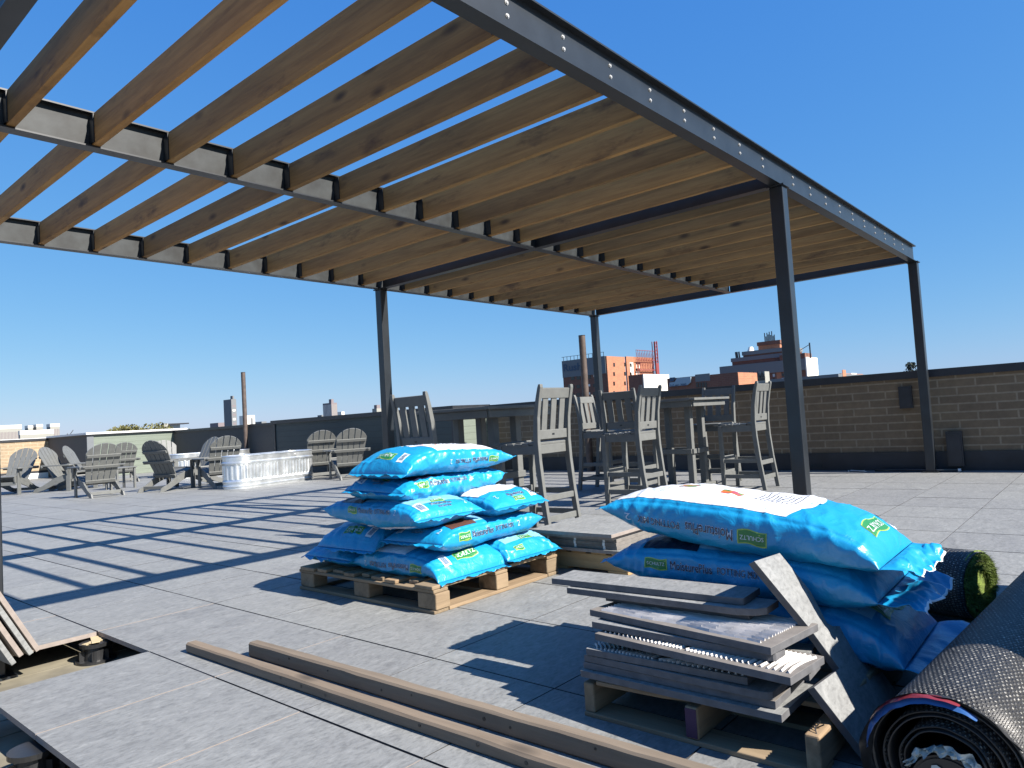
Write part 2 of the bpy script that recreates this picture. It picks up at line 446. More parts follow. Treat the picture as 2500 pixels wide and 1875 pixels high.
# ================================================================ SETTING
WALLX = 10.2
def structure(o): o['kind'] = 'structure'; return o
mb = MB()
ga, gb = 0.0042, 0.0024
for i in range(-14, 17):
    for j in range(-9, 42):
        x0 = A0 + TP * i; y0 = B0 + TP * j
        if x0 < 0.7 and y0 < 4.0: continue
        if 0 <= i <= 0 and j == 4: continue
        if x0 > WALLX - .05: continue
        x1 = min(x0 + TP, WALLX - 0.02)
        dz = random.uniform(-0.0008, 0.0008)
        mb.bb(x0 + ga, x1 - ga, y0 + gb, y0 + TP - gb, -0.021 + dz, dz, m=1 if (i in (-1, 0, 1) and j in (3, 4, 5)) or i == 0 else 2, top=0)
structure(mb.build('paving', ['paver', 'paver_edge', 'joint']))
mb = MB(); mb.bb(-12, WALLX, -8, 29, -0.40, -0.125)
structure(mb.build('roof_membrane', 'membrane'))
mb = MB(); n = 40
for i in range(n):
    a = 2 * pi * i / n; mb.v.append((4000 * cos(a), 4000 * sin(a), -16))
mb.f = [tuple(range(n))]; mb.m = [0]
structure(mb.build('ground', 'city'))

# membrane seams are part of the surface: laps of roofing sheet
mb = MB()
for k in range(5): mb.bb(0.1, 1.5, 3.28 + .19 * k, 3.29 + .19 * k, -.125, -.1225)
mb.bb(0.55, 0.62, 1.8, 4.2, -.125, -.1215)
structure(mb.build('roofing_lap', 'membrane'))

# pedestals
def pedestal(loc, label, shims=True):
    t = empty('paver_pedestal', loc, 0, label, 'pedestal', 'black plastic pedestals under the pavers')
    b = MB(); b.cyl((0, 0, 0), (0, 0, .012), .09, 28); b.cyl((0, 0, .012), (0, 0, .075), .055, 24, r2=.048)
    for k in range(6):
        a = k * pi / 3; b.box((.06 * cos(a), .06 * sin(a), .035), (.03, .006, .045), rz=a)
    b.build('base', 'rubber', t)
    h = MB(); h.cyl((0, 0, .075), (0, 0, .092), .072, 28); h.build('head', 'rubber', t)
    if shims:
        s = MB()
        for k in range(3): s.box((random.uniform(-.01, .01), random.uniform(-.01, .01), .0945 + k * .0035), (.13, .035, .003), rz=.3 + k * .5)
        s.build('shim', 'shimwood', t)
    return t
pedestal((A0 + TP - .03, B0 + 5 * TP - .06, -.125), 'black paver pedestal with yellow shims at far corner of open hole')
pedestal((A0 - .01, B0 + 3 * TP - .02, -.125), 'black paver pedestal half under paver edge in bottom left corner', False)
pedestal((A0 - .08, B0 + 4 * TP - .12, -.125), 'black paver pedestal at left frame edge below paver edge', False)
d = MB()
for k in range(14): d.box((1.12 + random.uniform(-.03, .03), 3.78 + random.uniform(-.025, .025), -.118), (random.uniform(.008, .03), random.uniform(.006, .015), .004), rz=random.uniform(0, 3))
tag(d.build('wood_debris', 'shimwood'), 'crumbled yellow wood scrap lying on roofing inside the open hole', 'debris')

# ---- parapet walls
def wall(label, body, mat, coping=None, cop='coping', base=None, bmat='base_black', name='parapet_wall', loc=None):
    t = empty(name, loc or ((body[0] + body[1]) / 2, (body[2] + body[3]) / 2, 0), 0, label, 'wall')
    L = t.location
    def bbp(nm, e, mt, bev=0):
        b = MB(); b.bb(e[0], e[1], e[2], e[3], e[4], e[5])
        o = b.build(nm, mt, t); o.location = (-L.x, -L.y, -L.z); return o
    bbp('wall_face', body, mat)
    if coping: bbp('coping', coping, cop)
    if base: bbp('base_flashing', base, bmat)
    return t
BX = 9.24
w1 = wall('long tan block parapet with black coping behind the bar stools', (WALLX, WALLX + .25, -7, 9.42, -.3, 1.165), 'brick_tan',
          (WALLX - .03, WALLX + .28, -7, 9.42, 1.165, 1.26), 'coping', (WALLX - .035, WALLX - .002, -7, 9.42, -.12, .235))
# recessed boxes on the wall beside the far post
b = MB(); b.bb(-.05, 0, -.075, .075, -.14, .14); b.bb(-.056, -.05, -.06, .06, -.12, .12)
tag(b.build('junction_box', 'coping', loc=(WALLX - .002, 2.16, .93)), 'black box on the block wall left of the far right post', 'junction box')
b = MB(); b.bb(-.07, 0, -.085, .085, 0, .42); b.bb(-.078, -.07, -.07, .07, .03, .39)
tag(b.build('junction_box', 'coping', loc=(WALLX - .036, 1.66, .06)), 'tall black box at foot of block wall right of the far right post', 'junction box')
b = MB(); b.bb(-.01, 0, -.2, .2, -.02, .02)
for k in range(7): b.bb(-.013, -.01, -.18 + .05 * k, -.15 + .05 * k, -.012, .012)
tag(b.build('vent_grille', 'steel_in', loc=(WALLX - .036, 3.45, .07)), 'small slotted vent in the black base strip of block wall', 'vent')
# bulkhead (green siding darkened as shade toward the camera, grey-green lit end)
t = empty('roof_bulkhead', (BX, 12.5, 0), 0, 'low green sided bulkhead with shade-darkened front and pale green end behind first bar table', 'bulkhead')
b = MB(); b.bb(0, .6, -3.05, 3.1, -.12, 1.19); b.build('siding', 'siding_shaded', t)
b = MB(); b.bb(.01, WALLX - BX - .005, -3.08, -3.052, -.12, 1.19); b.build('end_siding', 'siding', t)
b = MB(); b.bb(-.02, .0, -3.08, -3.03, -.1, 1.19); b.bb(-.02, 0, 3.0, 3.1, -.1, 1.19); b.build('corner_trim', 'coping', t)
b = MB(); b.bb(-.05, WALLX - BX, -3.12, 3.14, 1.19, 1.275); b.build('coping', 'coping', t)
w3 = wall('brown stucco parapet with black coping left of dark green bulkhead', (WALLX, WALLX + .25, 15.6, 23.2, -.3, 1.19), 'stucco',
          (WALLX - .03, WALLX + .28, 15.65, 23.15, 1.19, 1.265), 'coping')
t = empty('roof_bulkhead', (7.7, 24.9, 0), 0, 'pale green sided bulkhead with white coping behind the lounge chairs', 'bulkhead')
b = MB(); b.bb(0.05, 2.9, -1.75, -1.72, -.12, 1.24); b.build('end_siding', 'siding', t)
b = MB(); b.bb(0, .05, -1.70, 1.7, -.12, 1.24); b.build('wall_face', 'stucco', t)
b = MB(); b.bb(-.02, .16, -1.775, -1.75, -.1, 1.24); b.build('corner_trim', 'panel', t)
b = MB(); b.bb(-.04, 2.9, -1.82, 1.7, 1.24, 1.27); b.build('coping_fascia', 'coping', t)
b = MB(); b.bb(-.06, 2.9, -1.84, 1.72, 1.27, 1.325); b.build('coping', 'white_coping', t)
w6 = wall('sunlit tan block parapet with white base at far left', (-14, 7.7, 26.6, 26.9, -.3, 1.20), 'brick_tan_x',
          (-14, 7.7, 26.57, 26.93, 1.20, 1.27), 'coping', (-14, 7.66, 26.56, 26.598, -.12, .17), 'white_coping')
b = MB(); b.bb(-21.7 + 7.7 - 7.7, 0, -.01, 0, .17, .24)
o = b.build('base_trim', 'coping', w6); o.location = (7.66 - w6.location.x, 26.588 - w6.location.y, 0)
# light top strip of the white metal cap on the tan wall
b = MB(); b.bb(-21.6, 0, -.04, .30, 0, .018)
o = b.build('cap_sheet', 'white_coping', w6); o.location = (7.7 - w6.location.x, 26.6 - w6.location.y, 1.271)
# vent pipes
def pipe(loc, r, h, label, wallm=False):
    t = empty('vent_pipe', loc, 0, label, 'pipe')
    b = MB(); b.cyl((0, 0, 0), (0, 0, h), r, 20); b.cyl((0, 0, h * .45), (0, 0, h * .45 + .05), r * 1.06, 20); b.build('pipe', 'pipe', t, smooth=False)
    b = MB(); b.cyl((0, 0, h), (0, 0, h + .012), r * 1.03, 20); b.build('rim', 'coping', t)
    return t
pipe((WALLX - .14, 7.02, 0), .058, 2.31, 'tall brown vent pipe at the block wall behind the stools')
pipe((WALLX - .12, 18.45, 0), .058, 2.70, 'tall thin brown vent pipe at brown wall behind the metal tub')
# rod on the paving by the wall
b = MB(); b.cyl((0, -.62, .02), (0, .30, .02), .016, 10); o = b.build('metal_rod', 'steel', loc=(10.0, 2.25, 0), smooth=True)
tag(o, 'thin dark rod lying on paving along the base of block wall', 'rod')
e = MB(); e.cyl((0, -.65, .02), (0, -.62, .02), .02, 10); e.build('end_cap', 'white_coping', o)
b = MB()
for k in range(6): b.bar((random.uniform(-.06, .06), random.uniform(-.15, .15), .01), (random.uniform(-.06, .06), random.uniform(-.15, .15), .02), .012, .006)
tag(b.build('cable_scrap', 'white_coping', loc=(9.97, 2.75, 0)), 'tangled pale scrap beside the dark rod at block wall', 'scrap')

# ================================================================ PERGOLA
PZ0, PZ1 = 2.60, 2.803
RY, CY, LY = 1.905, 4.29, 6.68
XN, XM, XF = 0.816, 5.457, 9.97
pg = empty('pergola', (5.4, 4.29, 0), 0, 'large black steel pergola with cedar rafters over the roof terrace', 'pergola')
PGL = Vector((-5.4, -4.29, 0))
def ppart(b, name, mats, **k):
    o = b.build(name, mats, pg, **k); o.location = Vector(o.location) + PGL; return o
def ibeam_x(y, x0, x1, name, web_m=0):
    b = MB(); fw, ft = .041, .009
    b.bb(x0, x1, y - fw, y + fw, PZ0, PZ0 + ft); b.bb(x0, x1, y - fw, y + fw, PZ1 - ft, PZ1)
    b.bb(x0, x1, y - .004, y + .004, PZ0 + ft, PZ1 - ft, m=web_m)
    return ppart(b, name, ['steel', 'steel_in'])
rb = ibeam_x(RY, XN - .04, XF + .04, 'beam'); ibeam_x(CY, XN + .045, XF - .045, 'beam', 1); ibeam_x(LY, XN - .04, XF + .04, 'beam', 1)
def ibeam_y(x, y0, y1, name):
    b = MB(); fw, ft = .041, .009
    b.bb(x - fw, x + fw, y0, y1, PZ0 + .001, PZ0 + ft); b.bb(x - fw, x + fw, y0, y1, PZ1 - ft, PZ1 - .001)
    b.bb(x - .004, x + .004, y0, y1, PZ0 + ft, PZ1 - ft)
    return ppart(b, name, ['steel', 'steel_in'])
for x in (XN, XM, XF):
    for (y0, y1) in ((RY, CY), (CY, LY)):
        ibeam_y(x, y0 + (.043 if y0 == RY else .006), y1 - (.043 if y1 == LY else .006), 'cross_beam')
for (x, y, z0) in ((XM, RY, 0), (XM, LY, 0), (XF, RY, 0), (XF, LY, 0), (.935, 4.15, -.125)):
    b = MB(); w = .051; top = PZ0 - .013
    b.bb(x - w, x + w, y - w, y + w, z0 + .012, top)
    po = ppart(b, 'post', 'steel', bevel=.006)
    b = MB(); b.bb(x - .09, x + .09, y - .09, y + .09, z0, z0 + .012); b.build('base_plate', 'steel', po)
    b = MB(); b.bb(x - .066, x + .066, y - .066, y + .066, top, PZ0 - .0015); b.build('cap_plate', 'steel', po)
RX = [1.0807 + .4064 * i for i in range(11)] + [5.77 + .4064 * j for j in range(10)]
rm = None
for x in RX:
    for (y0, y1) in ((RY, CY), (CY, LY)):
        if rm is None:
            b = MB(); b.bb(0, .041, 0, y1 - y0 - .05, .012, .186)
            rm = b.build('rafter', 'cedar', pg, bevel=.002)
            for (q0, q1) in ((-.012, .045), (y1 - y0 - .095, y1 - y0 - .04)):
                c = MB(); c.bb(-.007, -.001, q0, q1, .02, .18); c.build('bracket', 'steel', rm)
            o = rm; brk = list(rm.children)
        else:
            o = rm.copy(); COL.objects.link(o)
            for q in brk: ch = q.copy(); COL.objects.link(ch); ch.parent = o
        o.location = Vector((x, y0 + .025, PZ0)) + PGL
bm0 = None
for x in RX:
    for z in (2.742, 2.683):
        if bm0 is None:
            b = MB(); b.cyl((0, 0, 0), (0, -.007, 0), .0075, 6); b.cyl((0, -.001, 0), (0, -.0025, 0), .011, 12)
            bm0 = b.build('bolt', 'bolt', rb); o = bm0
        else: o = bm0.copy(); COL.objects.link(o)
        o.location = (x + .022, RY - .004, z)
# ================================================================ BAR STOOLS AND TABLES
def curve_leg(pts, x, w):
    """pts: (y0, y1, z) front and rear edge of a sawn curved board"""
    prof = [(p[0], p[2]) for p in pts] + [(p[1], p[2]) for p in reversed(pts)]
    b = MB(); n = len(pts); vs = []
    for xx in (x - w / 2, x + w / 2):
        for (yf, yr, z) in pts: vs += [(xx, yf, z), (xx, yr, z)]
    fs = []
    for s in (0, 2 * n):
        for i in range(n - 1):
            a = s + 2 * i; fs.append((a, a + 1, a + 3, a + 2))
    for i in range(n - 1):
        a, c = 2 * i, 2 * n + 2 * i
        fs += [(a, a + 2, c + 2, c), (a + 1, a + 3, c + 3, c + 1)]
    fs += [(0, 1, 2 * n + 1, 2 * n), (2 * n - 2, 2 * n - 1, 4 * n - 1, 4 * n - 2)]
    b.add(vs, fs); return b
def make_stool():
    t = empty('bar_stool', (0, 0, 0), 0, 'x', 'bar stool', 'grey slatted bar stools around the bar tables')
    P = 'plastic'
    for s in (-1, 1):
        pts = []
        for (z, y, w) in ((0, -.285, .045), (.15, -.265, .048), (.35, -.238, .05), (.6, -.215, .052), (.76, -.21, .052), (.95, -.225, .045), (1.1, -.255, .04), (1.19, -.278, .034), (1.215, -.283, .02)):
            pts.append((y + w / 2, y - w / 2, z))
        curve_leg(pts, s * .205, .036).build('rear_leg', P, t, bevel=.004)
        b = MB(); b.bb(s * .2 - .02, s * .2 + .02, .165, .21, 0, .73); b.build('front_leg', P, t, bevel=.004)
    b = MB()
    for k in range(6):
        y = -.17 + k * .079; z = .742 - .012 * sin(pi * k / 5)
        b.box((0, y, z), (.43, .072, .022), R=Matrix.Rotation((.10 if k == 0 else -.1 if k == 5 else 0), 3, 'X'))
    b.build('seat', P, t, bevel=.004)
    b = MB(); b.bb(-.18, .18, .178, .200, .655, .728); b.bb(-.187, .187, -.205, -.185, .655, .728)
    for s in (-1, 1): b.bb(s * .2 - .011, s * .2 + .011, -.185, .165, .655, .728)
    b.build('seat_apron', P, t, bevel=.003)
    b = MB(); b.box((0, -.262, 1.145), (.374, .024, .085), R=Matrix.Rotation(.2, 3, 'X')); b.build('top_rail', P, t, bevel=.004)
    b = MB(); b.box((0, -.212, .81), (.374, .024, .075), R=Matrix.Rotation(.04, 3, 'X')); b.build('lower_rail', P, t, bevel=.004)
    for x in (-.113, 0, .113):
        b = MB(); b.bar((x, -.214, .846), (x, -.252, 1.105), .068, .014, up=(0, -1, .12)); b.build('back_slat', P, t, bevel=.003)
    for (y, z) in ((-.262, .135), (-.247, .30), (.188, .16), (.188, .345)):
        b = MB(); b.bb(-.187, .187, y - .010, y + .010, z - .024, z + .024); b.build('stretcher', P, t, bevel=.003)
    for s in (-1, 1):
        for z in (.15, .325):
            b = MB(); b.bb(s * .202 - .009, s * .202 + .009, -.245, .165, z - .022, z + .022); b.build('side_stretcher', P, t, bevel=.003)
    b = MB(); b.box((0, -.2255, .81), (.03, .001, .014)); b.build('maker_badge', 'steel', t)
    return t
PI = pi
stools = [((4.67, 3.83), 0.0, 'bar stool nearest the camera, lit slatted back to us, right of the bag pile'),
          ((4.16, 4.47), -PI / 2, 'grey bar stool rising behind the bag pile with its shaded back leaning left'),
          ((6.42, 3.96), 0.03, 'grey bar stool with lit back in the middle between the two bar tables'),
          ((7.05, 4.33), -PI / 2 + .08, 'grey bar stool with dark shaded back just left of the middle lit stool'),
          ((7.66, 5.10), PI + .04, 'bar stool with pale left leaning slats crossed by a post shadow'),
          ((8.50, 4.03), PI / 2, 'grey bar stool beyond right end of the second table with dark front'),
          ((8.02, 3.42), .02, 'rightmost grey bar stool with lit back, seen side on by the right post')]
s0 = make_stool()
for i, ((x, y), rz, lab) in enumerate(stools):
    if i == 0: s0.location = (x, y, 0); s0.rotation_euler = (0, 0, rz); s0['label'] = lab
    else: dup(s0, (x, y, 0), rz, lab)
def make_table():
    t = empty('bar_table', (0, 0, 0), 0, 'x', 'bar table', 'square grey bar tables')
    P = 'plastic'; h = .46
    b = MB()
    for k in range(8): b.bb(-h + .058, h - .058, -h + .058 + k * .1008, -h + .058 + k * .1008 + .098, 1.045, 1.068)
    b.build('table_top', P, t, bevel=.003)
    b = MB(); b.bb(-h, h, -h, -h + .056, 1.043, 1.07); b.bb(-h, h, h - .056, h, 1.043, 1.07); b.bb(-h, -h + .056, -h + .057, h - .057, 1.043, 1.07); b.bb(h - .056, h, -h + .057, h - .057, 1.043, 1.07)
    b.build('top_frame', P, t, bevel=.004)
    b = MB(); k = h - .05
    for s in (-1, 1):
        b.bb(-k, k, s * k - .011, s * k + .011, .975, 1.041); b.bb(s * k - .011, s * k + .011, -k + .012, k - .012, .975, 1.041)
    b.build('apron', P, t, bevel=.003)
    for sx in (-1, 1):
        for sy in (-1, 1):
            b = MB(); b.bb(sx * .15 - .036, sx * .15 + .036, sy * .215 - .036, sy * .215 + .036, .0, 1.04); b.build('leg', P, t, bevel=.005)
    for sy in (-1, 1):
        b = MB(); y0 = sy * .215
        b.prism([(-.36, 0), (-.36, .035), (-.33, .07), (.33, .07), (.36, .035), (.36, 0)], y0 + sy * .037, y0 + sy * .067, axis='y'); b.build('foot', P, t, bevel=.004)
    b = MB()
    for s in (-1, 1):
        b.bb(-.19, .19, s * .262 - .010, s * .262 + .010, .43, .485); b.bb(s * .197 - .010, s * .197 + .010, -.25, .25, .43, .485)
    b.build('footrest', P, t, bevel=.003)
    return t
tb = make_table(); tb.location = (4.78, 4.45, 0); tb['label'] = 'near grey bar table between the bag pile and the nearest stool'
dup(tb, (7.80, 4.12, 0), 0, 'far grey bar table standing among five stools left of the right post')

# ================================================================ LOUNGE CHAIRS
def make_adirondack():
    t = empty('lounge_chair', (0, 0, 0), 0, 'x', 'lounge chair', 'grey slatted lounge chairs on the terrace')
    P = 'plastic'
    for s in (-1, 1):
        pr = [(.33, .26), (.35, .36), (.30, .385), (.10, .345), (-.12, .26), (-.34, .13), (-.50, .075), (-.545, 0), (-.46, 0), (-.30, .045), (-.08, .14), (.14, .22)]
        b = MB(); b.prism([(y, z) for y, z in pr], s * .265 - .014, s * .265 + .014, axis='x'); b.build('side_rail', P, t, bevel=.003)
        b = MB(); b.bb(s * .30 - .016, s * .30 + .016, .20, .29, 0, .545); b.build('front_leg', P, t, bevel=.004)
        b = MB(); pr = [(.25, .40), (.32, .545), (.20, .545)]
        b.prism([(.245, .36), (.30, .545), (.19, .545)], s * .338 - .012, s * .338 + .012, axis='x'); b.build('arm_bracket', P, t)
        b = MB(); vs = []
        for z in (.547, .569):
            for (x, y) in ((s * .265, -.27), (s * .335, -.34), (s * .375, -.27), (s * .425, .12), (s * .415, .33), (s * .375, .37), (s * .305, .37), (s * .275, .30)): vs.append((x, y, z))
        n = 8; b.add(vs, [tuple(range(n)), tuple(range(n, 2 * n))] + [(i, (i + 1) % n, n + (i + 1) % n, n + i) for i in range(n)]); b.build('armrest', P, t, bevel=.003)
    b = MB()
    for k in range(6):
        f = k / 5; y = .33 - f * .42; z = .392 - f * .115 + .004 * sin(k)
        b.box((0, y, z), (.56, .075, .02), R=Matrix.Rotation(radians(14 if k else -20), 3, 'X'))
    b.build('seat', P, t, bevel=.003)
    tilt = radians(27)
    Rb = Matrix.Rotation(-tilt, 3, 'X').to_3x3()
    Rb = Matrix(((1, 0, 0), (0, cos(tilt), -sin(tilt)), (0, sin(tilt), cos(tilt))))
    org = Vector((0, -.10, .26))
    for k in range(-2, 3):
        w = .098; hgt = .80 - .028 * k * k - (.03 if abs(k) == 2 else 0)
        b = MB(); pts = []
        x0 = k * .098; x1 = k * .124
        def arc(u): return (-.055 * (k * .5 + u * .5) ** 2) * 1.0
        low = [(x0 - w / 2 + .004, 0), (x0 + w / 2 - .004, 0)]
        top = []
        for q in range(7):
            u = q / 6 * 2 - 1
            xx = x1 + u * (w / 2 + .004)
            R_ = .33; zz = sqrt(max(0.0, R_ ** 2 - (xx) ** 2)) + .47
            top.append((xx, zz))
        poly = low + top[::-1]
        n = len(poly); vs = []
        for yy in (-.009, .009):
            for (x, z) in poly: vs.append(org + Rb @ Vector((x, yy, z)))
        b.add(vs, [tuple(range(n))[::-1], tuple(range(n, 2 * n))] + [(i, (i + 1) % n, n + (i + 1) % n, n + i) for i in range(n)])
        b.build('back_slat', P, t, bevel=.002)
    for (z, hw, nm) in ((.335, .385, 'lower_back_rail'), (.555, .285, 'upper_back_rail')):
        c = org + Rb @ Vector((0, -.026, z)); b = MB(); b.box(c, (hw * 2, .028, .055), R=Rb); b.build(nm, P, t, bevel=.003)
    b = MB(); c = org + Rb @ Vector((0, -.024, .03)); b.box(c, (.50, .028, .06), R=Rb); b.build('bottom_back_rail', P, t, bevel=.003)
    b = MB(); b.bb(-.25, .25, -.42, -.395, .045, .105); b.build('rear_stretcher', P, t, bevel=.003)
    b = MB(); b.bb(-.28, .28, .292, .312, .20, .27); b.build('front_stretcher', P, t, bevel=.003)
    return t
def face(dx, dy): return atan2(-dx, dy)
# (x, y, facing dx, dy, label)
chairs = [((4.62, 18.35), (-.75, -.66), 'leftmost grey lounge chair seen from the front, before the sunlit tan wall'),
          ((5.45, 17.75), (.66, -.75), 'grey lounge chair in side view facing right beside the leftmost chair'),
          ((5.02, 14.62), (.03, 1.0), 'grey lounge chair with its back to us, left of the group, sunlit rear stretcher'),
          ((5.95, 17.9), (.80, -.60), 'pale sunlit lounge chair back tilted left behind the chair with its back to us'),
          ((7.0, 18.9), (.10, 1.0), 'small dark lounge chair farther off before the pale green bulkhead'),
          ((6.15, 14.15), (.93, .37), 'dark shaded lounge chair with its back to us left of the metal tub'),
          ((8.35, 19.4), (-.25, -.97), 'pale lounge chair peeking from behind the dark shaded lounge chair'),
          ((6.86, 14.62), (-.93, -.10), 'lounge chair facing the dark chair, sun glints between its slats, beside the metal tub'),
          ((6.78, 13.45), (.12, .99), 'lounge chair with long pale back rail directly left of the metal tub end'),
          ((8.72, 13.05), (.30, .95), 'left lounge chair of the pair right of the tub before dark green wall'),
          ((8.55, 11.75), (.38, .92), 'right lounge chair of the pair by the dark green wall, near the bag pile')]
a0 = make_adirondack()
for i, ((x, y), (dx, dy), lab) in enumerate(chairs):
    if i == 0: a0.location = (x, y, 0); a0.rotation_euler = (0, 0, face(dx, dy)); a0['label'] = lab
    else: dup(a0, (x, y, 0), face(dx, dy), lab)
# small side table among the chairs
t = empty('side_table', (6.0, 16.2, 0), .2, 'low grey slatted side table among the lounge chairs', 'side table')
b = MB()
for k in range(5): b.bb(-.23, .23, -.23 + k * .094, -.23 + k * .094 + .086, .43, .45)
b.build('table_top', 'plastic', t, bevel=.003)
for sx in (-1, 1):
    for sy in (-1, 1):
        b = MB(); b.bb(sx * .19 - .02, sx * .19 + .02, sy * .19 - .02, sy * .19 + .02, 0, .428); b.build('leg', 'plastic', t, bevel=.003)

# ================================================================ METAL TUBS
def stadium(L, Wd, off, n=20, ribs=False):
    r = Wd / 2; hs = L / 2 - r; pts = []
    m = 70
    for i in range(m): pts.append(Vector((-hs + 2 * hs * i / m, -r)))
    for i in range(n * 2): a = -pi / 2 + pi * i / (n * 2); pts.append(Vector((hs + r * cos(a), r * sin(a))))
    for i in range(m): pts.append(Vector((hs - 2 * hs * i / m, r)))
    for i in range(n * 2): a = pi / 2 + pi * i / (n * 2); pts.append(Vector((-hs + r * cos(a), r * sin(a))))
    out = []
    N_ = len(pts)
    for i, p in enumerate(pts):
        d = (pts[(i + 1) % N_] - pts[i - 1]).normalized(); nn = Vector((d.y, -d.x))
        o = off
        if ribs and abs((p.x + 20) % 100 - 20) > .05: o += .007 * (1 if i % 4 < 2 else -1)
        out.append(p + nn * o)
    return out
def tub(loc, rz, L, label):
    t = empty('stock_tank', loc, rz, label, 'metal tub', 'galvanised oval tubs')
    b = MB(); H = .60
    prof = [(0, 0, 0), (.0, .03, 0), (.014, .04, 0), (.014, .055, 0), (0, .07, 0), (0, .10, 0), (.014, .115, 0), (.014, .135, 0), (0, .15, 0), (-.004, .165, 0), (-.004, .17, 1), (-.004, .42, 1), (-.004, .425, 0), (0, .435, 0), (.022, .455, 0), (.022, .475, 0), (0, .495, 0), (0, .585, 0)]
    rings = [(stadium(L, .62, o, ribs=bool(r)), z) for (o, z, r) in prof]
    n = len(rings[0][0])
    for pts, z in rings: b.v += [(p.x, p.y, z) for p in pts]
    for k in range(len(rings) - 1):
        for i in range(n): b.f.append((k * n + i, k * n + (i + 1) % n, (k + 1) * n + (i + 1) % n, (k + 1) * n + i)); b.m.append(0)
    inn = len(b.v)
    pi_ = stadium(L, .62, -.012)
    b.v += [(p.x, p.y, .585) for p in pi_]; b.v += [(p.x, p.y, .02) for p in pi_]
    for i in range(n): b.f.append((inn + i, inn + n + i, inn + n + (i + 1) % n, inn + (i + 1) % n)); b.m.append(0)
    b.f.append(tuple(range(inn + n, inn + 2 * n))); b.m.append(0)
    b.build('tank_wall', 'galv', t, smooth=False)
    b = MB(); rr = .012; nn = 8; st = stadium(L, .62, .0)
    for p_i, p in enumerate(st):
        d = (st[(p_i + 1) % n] - st[p_i - 1]).normalized(); no = Vector((d.y, -d.x))
        for q in range(nn):
            a = 2 * pi * q / nn; w = p + no * (rr * cos(a)); b.v.append((w.x, w.y, .590 + rr * sin(a)))
    for i in range(n):
        for q in range(nn): b.f.append((i * nn + q, ((i + 1) % n) * nn + q, ((i + 1) % n) * nn + (q + 1) % nn, i * nn + (q + 1) % nn)); b.m.append(0)
    b.build('rim', 'galv', t, smooth=True)
    b = MB(); x = L * .19; b.cyl((x, -.309, .537), (x, -.322, .537), .018, 14); b.build('drain_plug', 'bolt', t)
    return t
tub((7.36, 12.62, 0), .17, 1.95, 'long shiny galvanised oval tub standing in front of the lounge chairs')
tub((8.85, 18.0, 0), .05, 2.1, 'second galvanised tub mostly hidden behind the lounge chairs')
# ================================================================ PALLETS
def board(b, x0, x1, y0, y1, z0, z1, j=.004): 
    r = random.uniform
    b.bb(x0 + r(-j, j), x1 + r(-j, j), y0, y1, z0, z1)
# block pallet under the bag pile
pl = empty('pallet', (2.935, 3.285, 0), 0, 'old wooden block pallet carrying the tall pile of blue bags', 'pallet')
def pp(b, nm, mt, bev=.004):
    o = b.build(nm, mt, pl, bevel=bev); o.location = (-2.935, -3.285, 0); return o
X0, X1, Y0, Y1 = 2.43, 3.45, 2.69, 3.885
for (y0, y1) in ((Y0, Y0 + .10), (Y1 - .1, Y1)):
    b = MB(); b.bb(X0 + .105, X1 - .105, y0, y1, 0, .019); pp(b, 'bottom_board', 'pallet')
for (x0, x1) in ((X0, X0 + .10), (X1 - .1, X1), (2.89, 2.99)):
    b = MB(); b.bb(x0, x1, Y0 + (.0 if x0 != 2.89 else .102), Y1 - (0 if x0 != 2.89 else .102), 0, .019); pp(b, 'bottom_board', 'pallet_y')
for x in (X0 + .055, 2.94, X1 - .055):
    for k, y in enumerate((Y0 + .07, 3.29, Y1 - .07)):
        b = MB(); b.box((x + random.uniform(0, .006), y + random.uniform(-.01, .01), .0605), (.10, .135, .081), rz=random.uniform(-.02, .02)); pp(b, 'block', 'pallet', .006)
for x in (X0 + .052, 2.94, X1 - .052):
    b = MB(); b.bb(x - .05, x + .05, Y0, Y1, .102, .1195); pp(b, 'cross_board', 'pallet_y')
yy = Y0 + .002
for w, g, dx in ((.135, .035, -.012), (.075, .05, .045), (.09, .028, -.004), (.10, .045, .01), (.065, .03, .03), (.095, .035, .0), (.10, .03, .02), (.09, .02, .0), (.14, .0, -.01)):
    b = MB(); y2 = min(yy + w, Y1); board(b, X0 + dx + .005, X1 - abs(dx) * .5, yy, y2, .1205, .1395 + random.uniform(-.001, .002)); pp(b, 'deck_board', 'pallet'); yy += w + g
# stringer pallet under the square paver stack
pl = empty('pallet', (4.1, 2.85, 0), 0, 'fresh yellow pallet under the stack of square grey pavers', 'pallet')
def pp2(b, nm, mt='newpal', bev=.003):
    o = b.build(nm, mt, pl, bevel=bev); o.location = (-4.1, -2.85, 0); return o
for x in (3.60, 4.07, 4.56):
    b = MB(); b.bb(x - .02, x + .02, 2.28, 3.42, .0175, .1075); pp2(b, 'stringer')
for y in (2.28, 2.72, 2.96, 3.30):
    b = MB(); b.bb(3.578, 4.585, y, y + (.12 if y != 2.28 else .14), 0, .017); pp2(b, 'bottom_board', 'newpal')
yy = 2.282
for k in range(8):
    b = MB(); b.bb(3.578, 4.585, yy, yy + .105, .108, .125); pp2(b, 'deck_board', 'newpal'); yy += .1475
